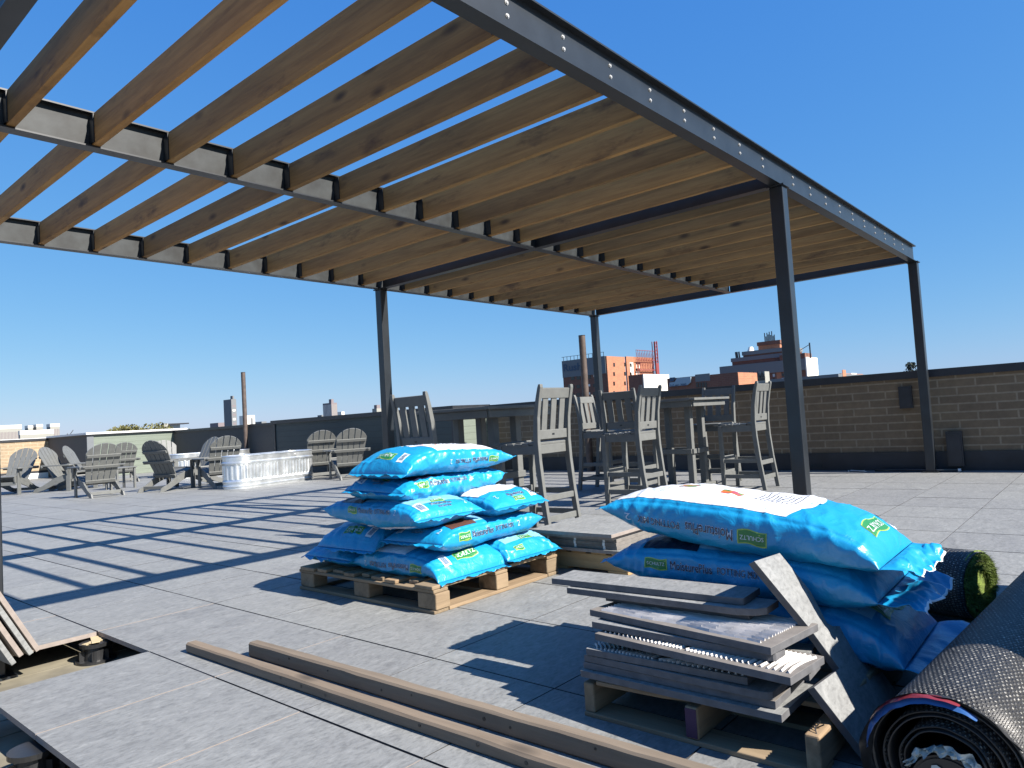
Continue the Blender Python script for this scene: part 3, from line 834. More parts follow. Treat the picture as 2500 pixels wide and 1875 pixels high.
# broken pallet under the offcuts and the front bags
pl = empty('pallet', (2.4, 1.02, 0), 0, 'broken old pallet under the cut paver pieces with one bare stringer end', 'pallet')
def pp3(b, nm, mt='pallet', bev=.003):
    o = b.build(nm, mt, pl, bevel=bev); o.location = (-2.4, -1.02, 0); return o
for y in (1.355, 1.005, .672):
    b = MB(); b.bb(1.852, 2.90, y - .019, y + .019, .0155, .105); s = pp3(b, 'stringer', 'pallet', .005)
    if y == 1.005:
        c = MB(); c.bb(1.8495, 1.8515, y - .017, y + .017, .02, .10); c.build('paint_mark', 'rust', s)
    if y == .672:
        for k in range(4):
            c = MB(); px = 1.868 + .014 * k; c.bar((px, y + random.uniform(-.01, .01), .104), (px + .01, y + random.uniform(-.015, .015), .116), .0025, .0025)
            c.bar((px + .01, y, .116), (px + .018, y + .01, .111), .0025, .0025); c.build('bent_nail', 'rubber', s)
for x in (1.85, 2.1, 2.35, 2.6, 2.8):
    b = MB(); b.bb(x, x + .10, .655, 1.375, 0, .015); pp3(b, 'bottom_board', 'pallet_y')
for k, x in enumerate((2.02, 2.17, 2.30, 2.44, 2.58, 2.71, 2.82)):
    b = MB(); b.bb(x, x + .10, .65, 1.378, .1055, .121); pp3(b, 'deck_board', 'pallet_y')
b = MB(); b.add([(1.845, 1.32, .106), (1.93, 1.34, .106), (1.94, 1.02, .106), (1.90, .93, .106), (1.86, 1.1, .106), (1.845, 1.32, .119), (1.93, 1.34, .119), (1.94, 1.02, .119), (1.90, .93, .112), (1.86, 1.1, .119)],
    [(0, 1, 2, 3, 4), (5, 6, 7, 8, 9), (0, 1, 6, 5), (1, 2, 7, 6), (2, 3, 8, 7), (3, 4, 9, 8), (4, 0, 5, 9)]); pp3(b, 'splintered_board', 'pallet_y')

# ================================================================ TIMBERS
def timber(label, p, q, w, h):
    L = hypot(q[0] - p[0], q[1] - p[1]); rz = atan2(-(q[0] - p[0]), q[1] - p[1])
    b = MB(); n = 26
    prof = [(-w / 2 + .006, 0), (w / 2 - .006, 0), (w / 2, .006), (w / 2, h - .007), (w / 2 - .007, h), (-w / 2 + .007, h), (-w / 2, h - .007), (-w / 2, .006)]
    for i in range(n + 1):
        y = L * i / n; jx = .0035 * noise.noise(Vector((y * 1.3, w * 90, 0))); 
        for (x, z) in prof:
            e = .0022 * noise.noise(Vector((x * 60, y * 9, z * 60 + w * 100)))
            b.v.append((x + jx + e, y, z + (e if z > .01 else 0)))
    for i in range(n):
        for k in range(8): b.f.append((i * 8 + k, i * 8 + (k + 1) % 8, (i + 1) * 8 + (k + 1) % 8, (i + 1) * 8 + k)); b.m.append(0)
    b.f += [tuple(range(8)), tuple(range(n * 8, n * 8 + 8))]; b.m += [0, 0]
    o = b.build('timber', 'timber', loc=(p[0], p[1], 0.001), rz=rz); tag(o, label, 'timber', 'weathered timbers lying on the paving')
    for k in range(9):
        y = L * (k + random.random()) / 9; z = h * random.uniform(.3, .75)
        c = MB(); c.cyl((-w / 2 - .0015, y, z), (-w / 2 + .004, y, z), random.uniform(.003, .006), 10); c.build('bolt_hole', 'rubber', o)
    return o
timber('thinner weathered timber on the paving nearer the left, lying flat', (1.505, .95), (1.480, 3.25), .052, .042)
timber('thicker weathered timber on the paving, right of the thinner one', (1.640, .80), (1.600, 2.93), .048, .060)

# ================================================================ PAVERS, LOOSE
TH = .0205
def slab(name, outline, label, group, loc, rz=0, tilt=(0, 0), mats=('paver_loose', 'paver_side'), th=TH, ridges=None, under=None):
    b = MB(); n = len(outline)
    vs = [(x, y, 0) for x, y in outline] + [(x, y, th) for x, y in outline]
    b.add(vs, [tuple(range(n))[::-1]], 1); o0 = 0
    b.f.append(tuple(range(n, 2 * n))); b.m.append(0)
    for i in range(n): b.f.append((i, (i + 1) % n, n + (i + 1) % n, n + i)); b.m.append(1)
    o = b.build(name, list(mats), loc=loc, rz=rz, bevel=.0012)
    o.rotation_euler = (tilt[0], tilt[1], rz)
    tag(o, label, 'paver', group)
    if ridges:
        x0, x1, y0, y1 = min(p[0] for p in outline), max(p[0] for p in outline), min(p[1] for p in outline), max(p[1] for p in outline)
        c = MB(); mode = ridges
        def rib(P):
            wv = [Vector(p) for p in P]
            for i in range(len(wv) - 1):
                if not (x0 + .004 < wv[i].x < x1 - .004 and x0 + .004 < wv[i + 1].x < x1 - .004 and y0 + .004 < wv[i].y < y1 - .004 and y0 + .004 < wv[i + 1].y < y1 - .004): continue
                d = (wv[i + 1] - wv[i]).normalized(); s = Vector((-d.y, d.x, 0)) * .0034
                a, bb_ = wv[i], wv[i + 1]
                h1 = Vector((0, 0, random.uniform(.005, .0075)))
                c.add([a - s, a + s, bb_ + s, bb_ - s, a + h1, bb_ + h1], [(0, 4, 5, 3), (1, 2, 5, 4), (0, 1, 4), (3, 5, 2)])
        if mode in ('cross', 'long'):
            ys = y0 + .01
            while ys < y1:
                amp = .25 if mode == 'cross' else .0
                if mode == 'cross': rib([(x0 + (x1 - x0) * q / 8, ys + .03 * sin(q / 8 * 2.2 + ys * 8) + (.05 * q / 8 if ys > (y0 + y1) / 2 else -.03 * q / 8), th) for q in range(9)]); ys += .016
                else: break
        if mode == 'long':
            xs = x0 + .01
            while xs < x1:
                rib([(xs + .02 * sin(3 * q / 16 + xs * 20) + .004 * sin(q), y0 + (y1 - y0) * q / 16, th) for q in range(17)]); xs += .017
        c.build('mortar_ridges', 'groove', o)
    return o
def rect(wx, wy, chip=0.0):
    p = [(0, 0), (wx, 0), (wx, wy), (0, wy)]
    if chip:
        p = [(0, chip * 2.2), (chip * .5, chip * .7), (chip * 1.3, 0), (wx, 0), (wx, wy - chip * .4), (wx - chip * .6, wy), (0, wy)]
    return p
# stack of square pavers on the fresh pallet
G = 'square pavers stacked on the fresh pallet'
sq = [(3.535, 2.295, .1255, 0.0, 'lowest'), (3.555, 2.33, .1465, .0, 'second from the bottom, white strapped'), (3.553, 2.332, .1675, .0, 'third from the bottom, white strapped'),
      (3.556, 2.331, .1885, 0.0, 'fourth from the bottom, white strapped'), (3.52, 2.335, .2095, .02, 'second from the top'), (3.475, 2.31, .2305, .0, 'topmost')]
for i, (x, y, z, rz, w) in enumerate(sq):
    o = slab('square_paver', rect(.605, .605), 'square grey paver in the stack on the fresh pallet, ' + w, G, (x, y, z), rz, mats=('paver_loose', 'paver_edge' if i in (0, 4, 5) else 'tile_back'))
    if i in (1, 2, 3):
        for k in (.08, .29, .50):
            c = MB(); c.bb(-.0022, -.0006, k, k + .016, .0002, TH - .0002); c.build('strap', 'white_coping', o)
# offcuts on the broken pallet
G = 'cut paver pieces piled on the broken pallet'
off = [  # outline, loc(x,y,z), rz, tilt, mats, ridges, label
    (rect(.30, .635), (1.845, .742, .122), .0, (0, 0), ('paver_loose', 'paver_side'), None, 'lowest cut paver piece of the pile on the broken pallet'),
    (rect(.24, .61), (1.868, .765, .144), .01, (0, 0), ('tile_back', 'paver_side'), None, 'dark cut paver piece second from the bottom of the pile'),
    (rect(.22, .60, .012), (1.857, .772, .166), -.01, (0, 0), ('paver_loose', 'paver_side'), None, 'cut paver piece with chipped pale corner third from the bottom of the pile'),
    (rect(.12, .62), (1.99, .715, .188), .06, (0, .0), ('paver_loose', 'paver_side'), 'cross', 'short ridged paver piece sticking out right in the middle of the pile'),
    (rect(.17, .45), (2.0, .735, .211), .10, (0, 0), ('paver_loose', 'paver_side'), None, 'stubby pale paver offcut at the right of the pile'),
    (rect(.075, .52), (1.874, .84, .189), .03, (0, 0), ('paver_loose', 'paver_side'), 'cross', 'narrow ridged paver strip low at the left front of the pile'),
    (rect(.20, .64), (1.815, .70, .2335), -.10, (0, 0), ('tile_back', 'paver_side'), 'cross', 'long paver piece with white criss cross mortar ridges in the middle of the pile'),
    (rect(.072, .60, .008), (1.885, .765, .260), -.035, (0, 0), ('paver_loose', 'paver_side'), None, 'narrow smooth grey paver strip lying on the criss cross ridged piece'),
    (rect(.27, .64), (1.865, .765, .2835), -.13, (0, 0), ('tile_back', 'paver_side'), 'long', 'wide paver piece with long white mortar ridges under the top strips'),
    (rect(.16, .50), (2.055, .90, .310), .02, (0, 0), ('tile_back', 'paver_side'), None, 'dark paver piece high in the pile beneath the chipped strip'),
    (rect(.14, .68, .035), (2.015, .845, .332), .03, (0, 0), ('paver_loose', 'paver_side'), None, 'paver strip with broken pale front corner just below the top strip'),
    (rect(.145, .69, .006), (2.045, .91, .354), .055, (0, 0), ('paver_loose', 'paver_side'), None, 'topmost grey paver strip overhanging the pile to the left'),
]
for (ol, loc, rz, tl, mt, rd, lab) in off:
    slab('paver_offcut', ol, lab, G, loc, rz, tl, mt, ridges=rd)
# notched paver leaning on the bags
P0, P1, P2 = Vector((1.99, .844, .5)), Vector((1.985, .567, 0)), Vector((2.46, .606, 0))
nrm = (P1 - P0).cross(P2 - P0).normalized()
if nrm.y > 0: nrm = -nrm
ol = [(1.99, .844, .5), (2.206, .853, .484), (2.264, .789, .361), (2.243, .741, .277), (2.274, .735, .261), (2.335, .732, .246), (2.442, .666, .112), (2.464, .605, .003), (1.996, .570, .003), (1.906, .675, .207), (2.137, .682, .184), (2.098, .74, .296)]
b = MB(); n = len(ol)
vs = [Vector(p) for p in ol]; vs += [v - nrm * .021 for v in vs]
b.v = [tuple(v) for v in vs]; b.f = [tuple(range(n)), tuple(range(n, 2 * n))[::-1]] + [(i, (i + 1) % n, n + (i + 1) % n, n + i) for i in range(n)]; b.m = [0, 1] + [1] * n
o = b.build('leaning_paver', ['paver_loose', 'paver_side'], bevel=.0015)
tag(o, 'notched grey paver leaning upright against the front blue bags', 'paver')
# tiles leaning by the post at the left
for k in range(4):
    b = MB(); b.bb(-.0105, .0105, 0, .30 - .02 * k, 0, .60)
    o = b.build('leaning_paver', ['paver_loose'] if k % 2 else ['paver_edge'], loc=(1.075 - .037 * k, 3.93 - .012 * k - (.02 if k % 2 else 0), .004 - .02 * (k > 2)), bevel=.002)
    o.rotation_euler = (0, radians(-27), 0.02 * k)
    tag(o, 'narrow paver leaning by the left post, %s from the right' % ('first', 'second', 'third', 'fourth')[k], 'paver', 'pavers leaning by the left post')

# ================================================================ BAGS
_txt = {}
def text_geo(s, offset=0.0, maxe=.014, size=1.0, shear=0.0):
    key = (s, offset, size)
    if key in _txt: return _txt[key]
    cu = bpy.data.curves.new('t', 'FONT'); cu.body = s; cu.size = size; cu.offset = offset * size; cu.align_x = 'LEFT'; cu.align_y = 'CENTER'; cu.shear = shear
    cu.fill_mode = 'FRONT'; cu.resolution_u = 3
    ob = bpy.data.objects.new('t', cu); COL.objects.link(ob)
    dg = bpy.context.evaluated_depsgraph_get(); me = bpy.data.meshes.new_from_object(ob.evaluated_get(dg))
    bm = bmesh.new(); bm.from_mesh(me)
    bmesh.ops.remove_doubles(bm, verts=bm.verts, dist=1e-5)
    bmesh.ops.triangulate(bm, faces=bm.faces)
    for _ in range(3):
        es = [e for e in bm.edges if e.calc_length() > maxe]
        if not es: break
        bmesh.ops.subdivide_edges(bm, edges=es, cuts=1); bmesh.ops.triangulate(bm, faces=bm.faces)
    bm.verts.index_update()
    vs = [(v.co.x, v.co.y) for v in bm.verts]; fs = [tuple(v.index for v in f.verts) for f in bm.faces]
    bm.free(); bpy.data.objects.remove(ob); bpy.data.curves.remove(cu); bpy.data.meshes.remove(me)
    w = max(v[0] for v in vs) if vs else 0
    _txt[key] = (vs, fs, w); return _txt[key]
def quad_geo(u0, u1, v0, v1, step=.008, shape=None):
    nu = max(1, int((u1 - u0) / step)); nv = max(1, int((v1 - v0) / step)); vs = []; fs = []
    for i in range(nu + 1):
        for j in range(nv + 1):
            u = u0 + (u1 - u0) * i / nu; v = v0 + (v1 - v0) * j / nv
            if shape: u, v = shape(u, v, i / nu, j / nv)
            vs.append((u, v))
    for i in range(nu):
        for j in range(nv): a = i * (nv + 1) + j; fs.append((a, a + nv + 1, a + nv + 2, a + 1))
    return vs, fs
class Bag:
    def __init__(s, label, loc, yaw, L=.8, W=.45, T=.15, pitch=0, roll=0, seed=0, seam=(-.1, -.1), sag=0.0, n=3.0, crumple=1.0, fin=(.028, .028), flap=None, group='blue bags of potting mix piled on the old pallet'):
        s.L, s.W, s.T, s.seed, s.seam, s.n, s.cr, s.sag = L, W, T, seed * 13.7, seam, n, crumple, sag
        s.root = empty('potting_mix_bag', loc, yaw, label, 'bag', group); s.root.rotation_euler = (roll, pitch, yaw)
        # arc tables
        s.gt = []; acc = 0; pv = None
        for i in range(0, 181):
            ph = pi / 2 * (i / 90 - 1); p = s.base(0, ph)
            if pv is not None: acc += (p - pv).length
            pv = p; s.gt.append((acc, ph))
        mid = s.gt[90][0]; s.gt = [(a - mid, ph) for a, ph in s.gt]
        s.et = {}
        for e in (-1, 1):
            acc = 0; pv = None; tb = []
            for i in range(0, 121):
                q = 1 - i / 120 * .9; p = s.base(e * q, pi / 2)
                if pv is not None: acc += (p - pv).length
                pv = p; tb.append((acc, e * q))
            s.et[e] = tb
        NS, NG = 150, 108; b = MB()
        S_ = [sin(pi / 2 * (2 * i / NS - 1)) for i in range(NS + 1)]; S_[0] = -.9995; S_[-1] = .9995
        for q in S_:
            for k in range(NG): b.v.append(tuple(s.P(q, 2 * pi * k / NG)))
        for i in range(NS):
            for k in range(NG): b.f.append((i * NG + k, i * NG + (k + 1) % NG, (i + 1) * NG + (k + 1) % NG, (i + 1) * NG + k)); b.m.append(0)
        s.body = b.build('bag_body', 'bag', s.root, smooth=True)
        for e, fl in ((-1, fin[0]), (1, fin[1])): s.seamfin(e, fl, flap if e == 1 else None)
    def omega(s, q): return .93 + .09 * abs(q) ** 5
    def tau(s, q): return max(.012, max(0.0, 1 - abs(q) ** 3.6) ** .52)
    def zc(s, q):
        f = s.seam[0] if q < 0 else s.seam[1]
        return f * s.T / 2 * abs(q) ** 5 - s.sag * q * q
    def base(s, q, ph):
        c, d = cos(ph), sin(ph); e = 2 / s.n
        y = -s.W / 2 * s.omega(q) * math.copysign(abs(c) ** e, c)
        z = s.T / 2 * s.tau(q) * math.copysign(abs(d) ** e, d) + s.zc(q)
        return Vector((q * s.L / 2, y, z))
    def P(s, q, ph, off=0.0):
        p = s.base(q, ph); t = s.tau(q)
        nn = Vector((math.copysign(abs(q) ** 6, q) * .9, -cos(ph), sin(ph) * (1.4 if t < .9 else 1.1))).normalized()
        se = s.seed; cr = s.cr
        env = min(1, t * 1.6)
        d = .016 * noise.noise(Vector((p.x * 3.6 + se, p.y * 4.2, p.z * 5 + se)))
        r = 1 - abs(noise.noise(Vector((p.x * 9 + se, p.y * 7 - se, p.z * 12)))) * 2.2
        d += .007 * cr * max(0, r) ** 3
        r2 = 1 - abs(noise.noise(Vector((p.x * 22 + p.y * 8 + se, p.y * 12 + se, p.z * 20)))) * 2.4
        d += .0032 * cr * max(0, r2) ** 2
        # pleats running away from the end seams
        we = max(0, (abs(q) - .62) / .38) ** 1.5
        d += we * cr * .0065 * sin(p.y * 62 + 9 * noise.noise(Vector((p.y * 7, q * 2 + se, 0)))) * max(0, .35 + 1.5 * noise.noise(Vector((p.y * 7, se, 3)))) * abs(sin(ph)) ** .5
        # puckers on the long sides
        ws = abs(cos(ph)) ** 4 * (1 - we)
        a = noise.noise(Vector((p.x * 3 + se, 1 if cos(ph) > 0 else 5, se)))
        d += ws * cr * .0062 * max(0, a + .05) * sin(p.x * 88 + 11 * noise.noise(Vector((p.x * 7, se, p.z * 9))))
        # gusset crease
        if abs(sin(ph)) < .8: d -= .004 * math.exp(-((sin(ph) - .45) / .07) ** 2) * (1 - we)
        return p + nn * (d * env + off)
    def seamfin(s, e, fl, flap):
        b = MB(); NU, NV = 64, 5
        if flap: NV = 22; fl = flap['len']
        for j in range(NV + 1):
            v = j / NV
            for i in range(NU + 1):
                u = i / NU * 2 - 1
                y = u * s.W / 2 * s.omega(1) * (1 + (0 if not flap else v * flap.get('fan', .1)))
                x = e * s.L / 2 * (.9995) + e * fl * v
                z = s.zc(e)
                if flap:
                    th = flap['droop'] * v; rr = fl
                    x = e * (s.L / 2 + rr * (sin(th) / max(.01, flap['droop']))); z = s.zc(e) - rr * (1 - cos(th)) / max(.01, flap['droop'])
                    k = min(1, v * 2.2)
                    x += e * fl * .22 * v * noise.noise(Vector((u * 4 + s.seed, 2, 0)))
                    z += k * (.040 * noise.noise(Vector((u * 2.6, v * 1.2 + s.seed, 0))) + .010 * (1 - 2 * abs(noise.noise(Vector((u * 5 + v * 2, v * 1.5, s.seed))))))
                    x += e * k * .008 * noise.noise(Vector((u * 8, v * 6, s.seed + 9)))
                    y += k * .008 * noise.noise(Vector((u * 6, v * 7, s.seed + 5)))
                    z += flap.get('twist', 0) * u * v
                else:
                    z += v * (.022 * noise.noise(Vector((u * 4 + s.seed, e, 0))) + .007 * noise.noise(Vector((u * 13, s.seed, 4)))) - v * .006
                    x += e * v * .004 * noise.noise(Vector((u * 30, s.seed, 1)))
                b.v.append((x, y, z + .0006))
        w = NU + 1
        for j in range(NV):
            for i in range(NU): b.f.append((j * w + i, j * w + i + 1, (j + 1) * w + i + 1, (j + 1) * w + i)); b.m.append(1 if (flap and j == NV - 1) else 0)
        o = b.build('torn_flap' if flap else 'seam', ['bag', 'bag_white'], s.root, smooth=True)
        so = o.modifiers.new('thick', 'SOLIDIFY'); so.thickness = .0012; so.offset = 0
        return o
    def find(s, tb, v):
        if v <= tb[0][0]: return tb[0][1]
        for (a, p), (c, q) in zip(tb, tb[1:]):
            if v <= c: return p + (q - p) * (v - a) / max(1e-9, c - a)
        return tb[-1][1]
    def phi_y(s, q, y):
        r = max(-.995, min(.995, -y / (s.W / 2 * s.omega(q))))
        return math.acos(math.copysign(abs(r) ** (s.n / 2), r))
    def mapper(s, where, flip=False, c=(0, 0), rot=0.0):
        def f(u, v, off):
            if flip: u, v = -u, -v
            if rot: u, v = u * cos(rot) - v * sin(rot), u * sin(rot) + v * cos(rot)
            u += c[0]; v += c[1]
            if where == 'side': return s.P(u / (s.L / 2), s.find(s.gt, v), off)
            if where == 'top': q = u / (s.L / 2); return s.P(q, s.phi_y(q, v), off)
            e = 1 if where == 'end+' else -1
            q = s.find(s.et[e], max(.004, v + .085)) ; q = q if abs(q) > .1 else .1 * e
            return s.P(q, s.phi_y(q, u * e), off)
        return f
    def put(s, name, geos, mp):
        b = MB(); mats = []
        for (vs, fs, mat, off) in geos:
            if mat not in mats: mats.append(mat)
            b.add([tuple(mp(u, v, off)) for (u, v) in vs], fs, mats.index(mat))
        return b.build(name, mats, s.root, smooth=True)
    def label(s, mp, u, v, w, h):
        def wav(uu, vv, a, c): return uu, vv + .10 * h * sin(a * 2 * pi + .4)
        g1 = quad_geo(u - w / 2 - .004, u + w / 2 + .004, v - h / 2 - .004, v + h / 2 + .004, .008, wav)
        g2 = quad_geo(u - w / 2, u + w / 2, v - h / 2, v + h / 2, .008, wav)
        vs, fs, tw = text_geo('SCHULTZ', .0, .014, h * .78)
        k = w * .88 / tw
        vs = [(u - w * .44 + x * k, v + y * min(1, k * 1.1)) for x, y in vs]
        s.put('brand_label', [(g1[0], g1[1], 'bag_lime', .0016), (g2[0], g2[1], 'bag_green', .0024), (vs, fs, 'bag_white', .0034)], mp)
    def word(s, mp, txt, u, v, size, name='product_text', mat='bag_navy', halo='bag_glow', off=0, width=None):
        g = []; kx = width / text_geo(txt, .0, .014, size)[2] if width else 1
        if halo:
            vs, fs, w = text_geo(txt, .03, .014, size); g.append(([(u + x * kx, v + y) for x, y in vs], fs, halo, .0016 + off))
        vs, fs, w = text_geo(txt, .0, .014, size); g.append(([(u + x * kx, v + y) for x, y in vs], fs, mat, .0028 + off))
        s.put(name, g, mp); return w
    def side_print(s, flip=False, dv=0.0, k=1.0, u0=-.33):
        """u0: where the line of print begins, in metres from the middle of the bag as one reads it"""
        mp = s.mapper('side', flip, (0, dv))
        s.label(mp, u0 + .042 * k, 0, .078 * k, .034 * k)
        s.word(mp, 'MoisturePlus', u0 + .096 * k, -.001, .044 * k, width=.155 * k)
        s.word(mp, 'POTTING MIX', u0 + .27 * k, -.001, .034 * k, width=.145 * k)
        s.word(mp, '2', u0 + .44 * k, 0, .044 * k, 'volume_mark', 'bag_glow', None)
    def end_print(s, e, flip=False, dv=0.0, big=False, k=1.0):
        mp = s.mapper('end+' if e > 0 else 'end-', flip, (0, dv))
        # bar code
        g = [(*quad_geo(-.175 * k, -.125 * k, -.038 * k, .042 * k), 'bag_white', .0018)]
        x = -.168 * k
        g.append((*quad_geo(-.168 * k, -.132 * k, -.030 * k, .026 * k), 'bag_glow', .0024))
        for i in range(7): g.append((*quad_geo(x, x + (.0026 if i % 2 else .0016) * k, -.03 * k, .026 * k, .01), 'bag_navy', .0032)); x += .0051 * k
        s.put('bar_code', g, mp)
        if big: s.label(mp, .0, .0, .15 * k, .048 * k)
        else:
            s.label(mp, -.012 * k, .038 * k, .085 * k, .027 * k)
            s.word(mp, 'MoisturePlus', -.085 * k, .002, .036 * k, width=.145 * k)
            s.word(mp, 'POTTING MIX', -.05 * k, -.028 * k, .019 * k, width=.09 * k)
            s.word(mp, '2', .135 * k, -.01, .050 * k, 'volume_mark', 'bag_glow', None)
    def top_white(s, a0=-.42, a1=.26, y0=-.42, y1=.46):
        mp = s.mapper('top'); L, Wd = s.L, s.W
        def sh(u, v, a, c):
            return u + (.06 * L * sin(c * pi) if a > .5 else -.03 * L * sin(c * pi)) * abs(a - .5) * 2, v
        g = quad_geo(a0 * L, a1 * L, y0 * Wd, y1 * Wd, .008, sh); s.put('white_panel', [(*g, 'bag_white', .0016)], mp)
        for (u, v) in ((a0 * .55 * L, .05 * Wd), (a0 * .12 * L, -.06 * Wd)):
            s.put('photo_print', [(*quad_geo(u - .035, u + .035, v - .03, v + .022), 'photo', .0026)], mp)
        g = []
        for k in range(9):
            x = (.04 + .018 * k) * L
            if x < a1 * L - .01: g.append((*quad_geo(x, x + .0035, -.2 * Wd, (.1 + .05 * (k % 3)) * Wd, .01), 'bag_navy', .0026))
        for k in range(5): g.append((*quad_geo(a0 * .8 * L + .02 * k, a0 * .8 * L + .02 * k + .003, -.3 * Wd, -.1 * Wd, .01), 'bag_glow', .0026))
        s.put('small_print', g, mp)
    def top_front(s, e=-1, flipped=False, big=False):
        mp = s.mapper('top', flipped); L, Wd = s.L, s.W
        g = [(*quad_geo(-.33 * L, .40 * L, -.36 * Wd, .40 * Wd, .009), 'bag_light', .0014)]
        s.put('front_panel', g, mp)
        s.put('photo_panel', [(*quad_geo(-.36 * L, -.13 * L, -.40 * Wd, .38 * Wd, .009), 'bag_brown' if e < 0 else 'bag_navy', .0024)], mp)
        m2 = s.mapper('top', flipped, (-.33 * L, 0), pi / 2)
        s.word(m2, 'Potting Mix', -.10, 0.0, .04, 'panel_text', 'bag_white', None, .001)
        s.word(m2, 'MoisturePlus', -.10, -.035, .025, 'panel_text', 'bag_white', None, .001)
        m3 = s.mapper('top', flipped, (.10 * L, 0), -pi / 2)
        s.word(m3, 'Plus', -.10, 0, .13, 'panel_text', 'bag_navy', 'bag_white', .0002)
        if big: s.label(s.mapper('top', flipped, (.40 * L, 0), -pi / 2), 0, 0, .24, .06)
H90 = -pi / 2
B = Bag('lowest blue bag at near corner of the old pallet, its seam on the deck', (2.745, 3.075, .207), H90, .74, .52, .150, seed=1, seam=(-.3, -.85), sag=.0, crumple=1.1)
B.side_print(True, -.01, 1.0, -.22); B.end_print(1, False, .03, True); B.top_white(-.3, .1)
B = Bag('lowest blue bag at the right rear of the pile with turned up corner', (3.22, 3.04, .203), H90, .72, .46, .142, seed=2, seam=(-.3, -.6), crumple=1.5)
B.label(B.mapper('end+', False, (0, .04)), .02, 0, .10, .032); B.label(B.mapper('end+', False, (0, -.03)), -.10, 0, .07, .024); B.top_front(1)
B = Bag('lowest blue bag at far left of the pile overhanging the deck', (2.87, 3.64, .204), 0, .80, .46, .145, seed=3, seam=(-.1, -.3))
B.end_print(-1, False, .02); B.side_print(False)
B = Bag('blue bag of second layer at the right with brown picture panel on top', (2.945, 2.95, .338), .02, .84, .46, .150, seed=4, seam=(-.2, .15), crumple=.7)
B.side_print(False, .005, 1.12, -.29); B.end_print(-1, False, .01, False, 1.0); B.top_front(-1)
B = Bag('blue bag of second layer at the left with drooping seam and upside down green label', (2.84, 3.44, .340), .04, .80, .50, .155, seed=5, seam=(-.9, -.2), crumple=1.1)
B.end_print(-1, True, .045, True, 1.0)
B = Bag('blue bag of third layer at the left, long shaded side toward the camera', (2.665, 3.18, .474), H90 - .03, .82, .48, .155, seed=6, seam=(.2, -.2), crumple=.9)
B.side_print(False, .02, .95, -.20); B.end_print(1, False, .0); B.top_front(-1)
s_ = B.mapper('side', False, (.12, -.085)); B.put('white_panel', [(*quad_geo(-.26, .22, -.02, .014, .008), 'bag_white', .0016)], s_)
B = Bag('blue bag of third layer at the right with upside down lettering and bar code', (3.15, 3.10, .468), H90 + .04, .78, .47, .158, seed=7, seam=(-.1, -.2), crumple=.8)
B.end_print(1, True, .0); B.top_white(-.3, .3)
B = Bag('blue bag of fourth layer with heavily puckered sunlit side', (2.88, 3.18, .600), .05, .84, .48, .150, seed=8, seam=(-.1, .35), crumple=1.7, roll=.03)
B.side_print(False, .03, .95, -.30); B.end_print(-1, False, .0); B.top_front(1)
B = Bag('topmost blue bag of the tall pile with upside down green label and white top', (2.905, 3.15, .738), -.02, .84, .51, .165, seed=9, seam=(-.75, -.1), crumple=.9, pitch=.03)
B.end_print(-1, True, .03, True, 1.0); B.side_print(True, -.01, .85, -.30); B.top_white(-.2, .36, -.42, .2)
GF = 'large blue bags in the front pile'
B = Bag('lowest torn blue bag of the front pile sagging to the ground at right', (2.56, 1.04, .218), H90 + .02, .96, .52, .215, seed=10, seam=(-.1, -.6), crumple=1.0, flap=dict(len=.22, droop=1.15, fan=.10, twist=.02), group=GF)
B.top_front(1, big=True); B.side_print(False, .0, .9, -.38)
B = Bag('middle blue bag of the front pile with upright lettering and ragged open end', (2.50, 1.07, .378), H90 + .03, .92, .47, .175, seed=11, seam=(.05, -.25), crumple=.8, pitch=.03, flap=dict(len=.13, droop=.35, fan=.05, twist=-.02), group=GF)
B.side_print(False, .012, 1.0, -.31); B.top_front(1, big=True)
B = Bag('topmost blue bag of the front pile with white picture panel and upside down lettering', (2.46, 1.05, .542), H90 + .02, .94, .455, .175, seed=12, seam=(.05, -.5), crumple=.75, pitch=.105, flap=dict(len=.10, droop=.25, fan=-.1, twist=-.02), group=GF)
B.side_print(True, -.015, 1.12, -.14); B.end_print(1, True, .02, True, 1.0); B.top_white(-.46, .2, -.40, .45)
# stack added just beyond the right frame edge to cast shade over the front bags
pl2 = empty('pallet', (2.92, -.42, 0), 0, 'added pallet outside the view to the right under the shade-casting blue bags', 'pallet')
b = MB(); b.bb(-.66, .66, -.42, .42, .10, .13); b.build('deck', 'pallet', pl2)
b = MB()
for y in (-.4, 0, .4): b.bb(-.66, .66, y - .02, y + .02, 0, .0985)
b.build('stringers', 'pallet', pl2)
for k in range(5):
    b = Bag(('added shade-casting blue bag outside the view, layer %s of its stack' % ('one', 'two', 'three', 'four', 'five')[k]), (2.90, -.42 + (.01 if k % 2 else 0), .13 + .0745 + .149 * k), 0, 1.30, .84, .15, seed=20 + k, n=5, crumple=.6, group='added shade-casting bags right of the view')

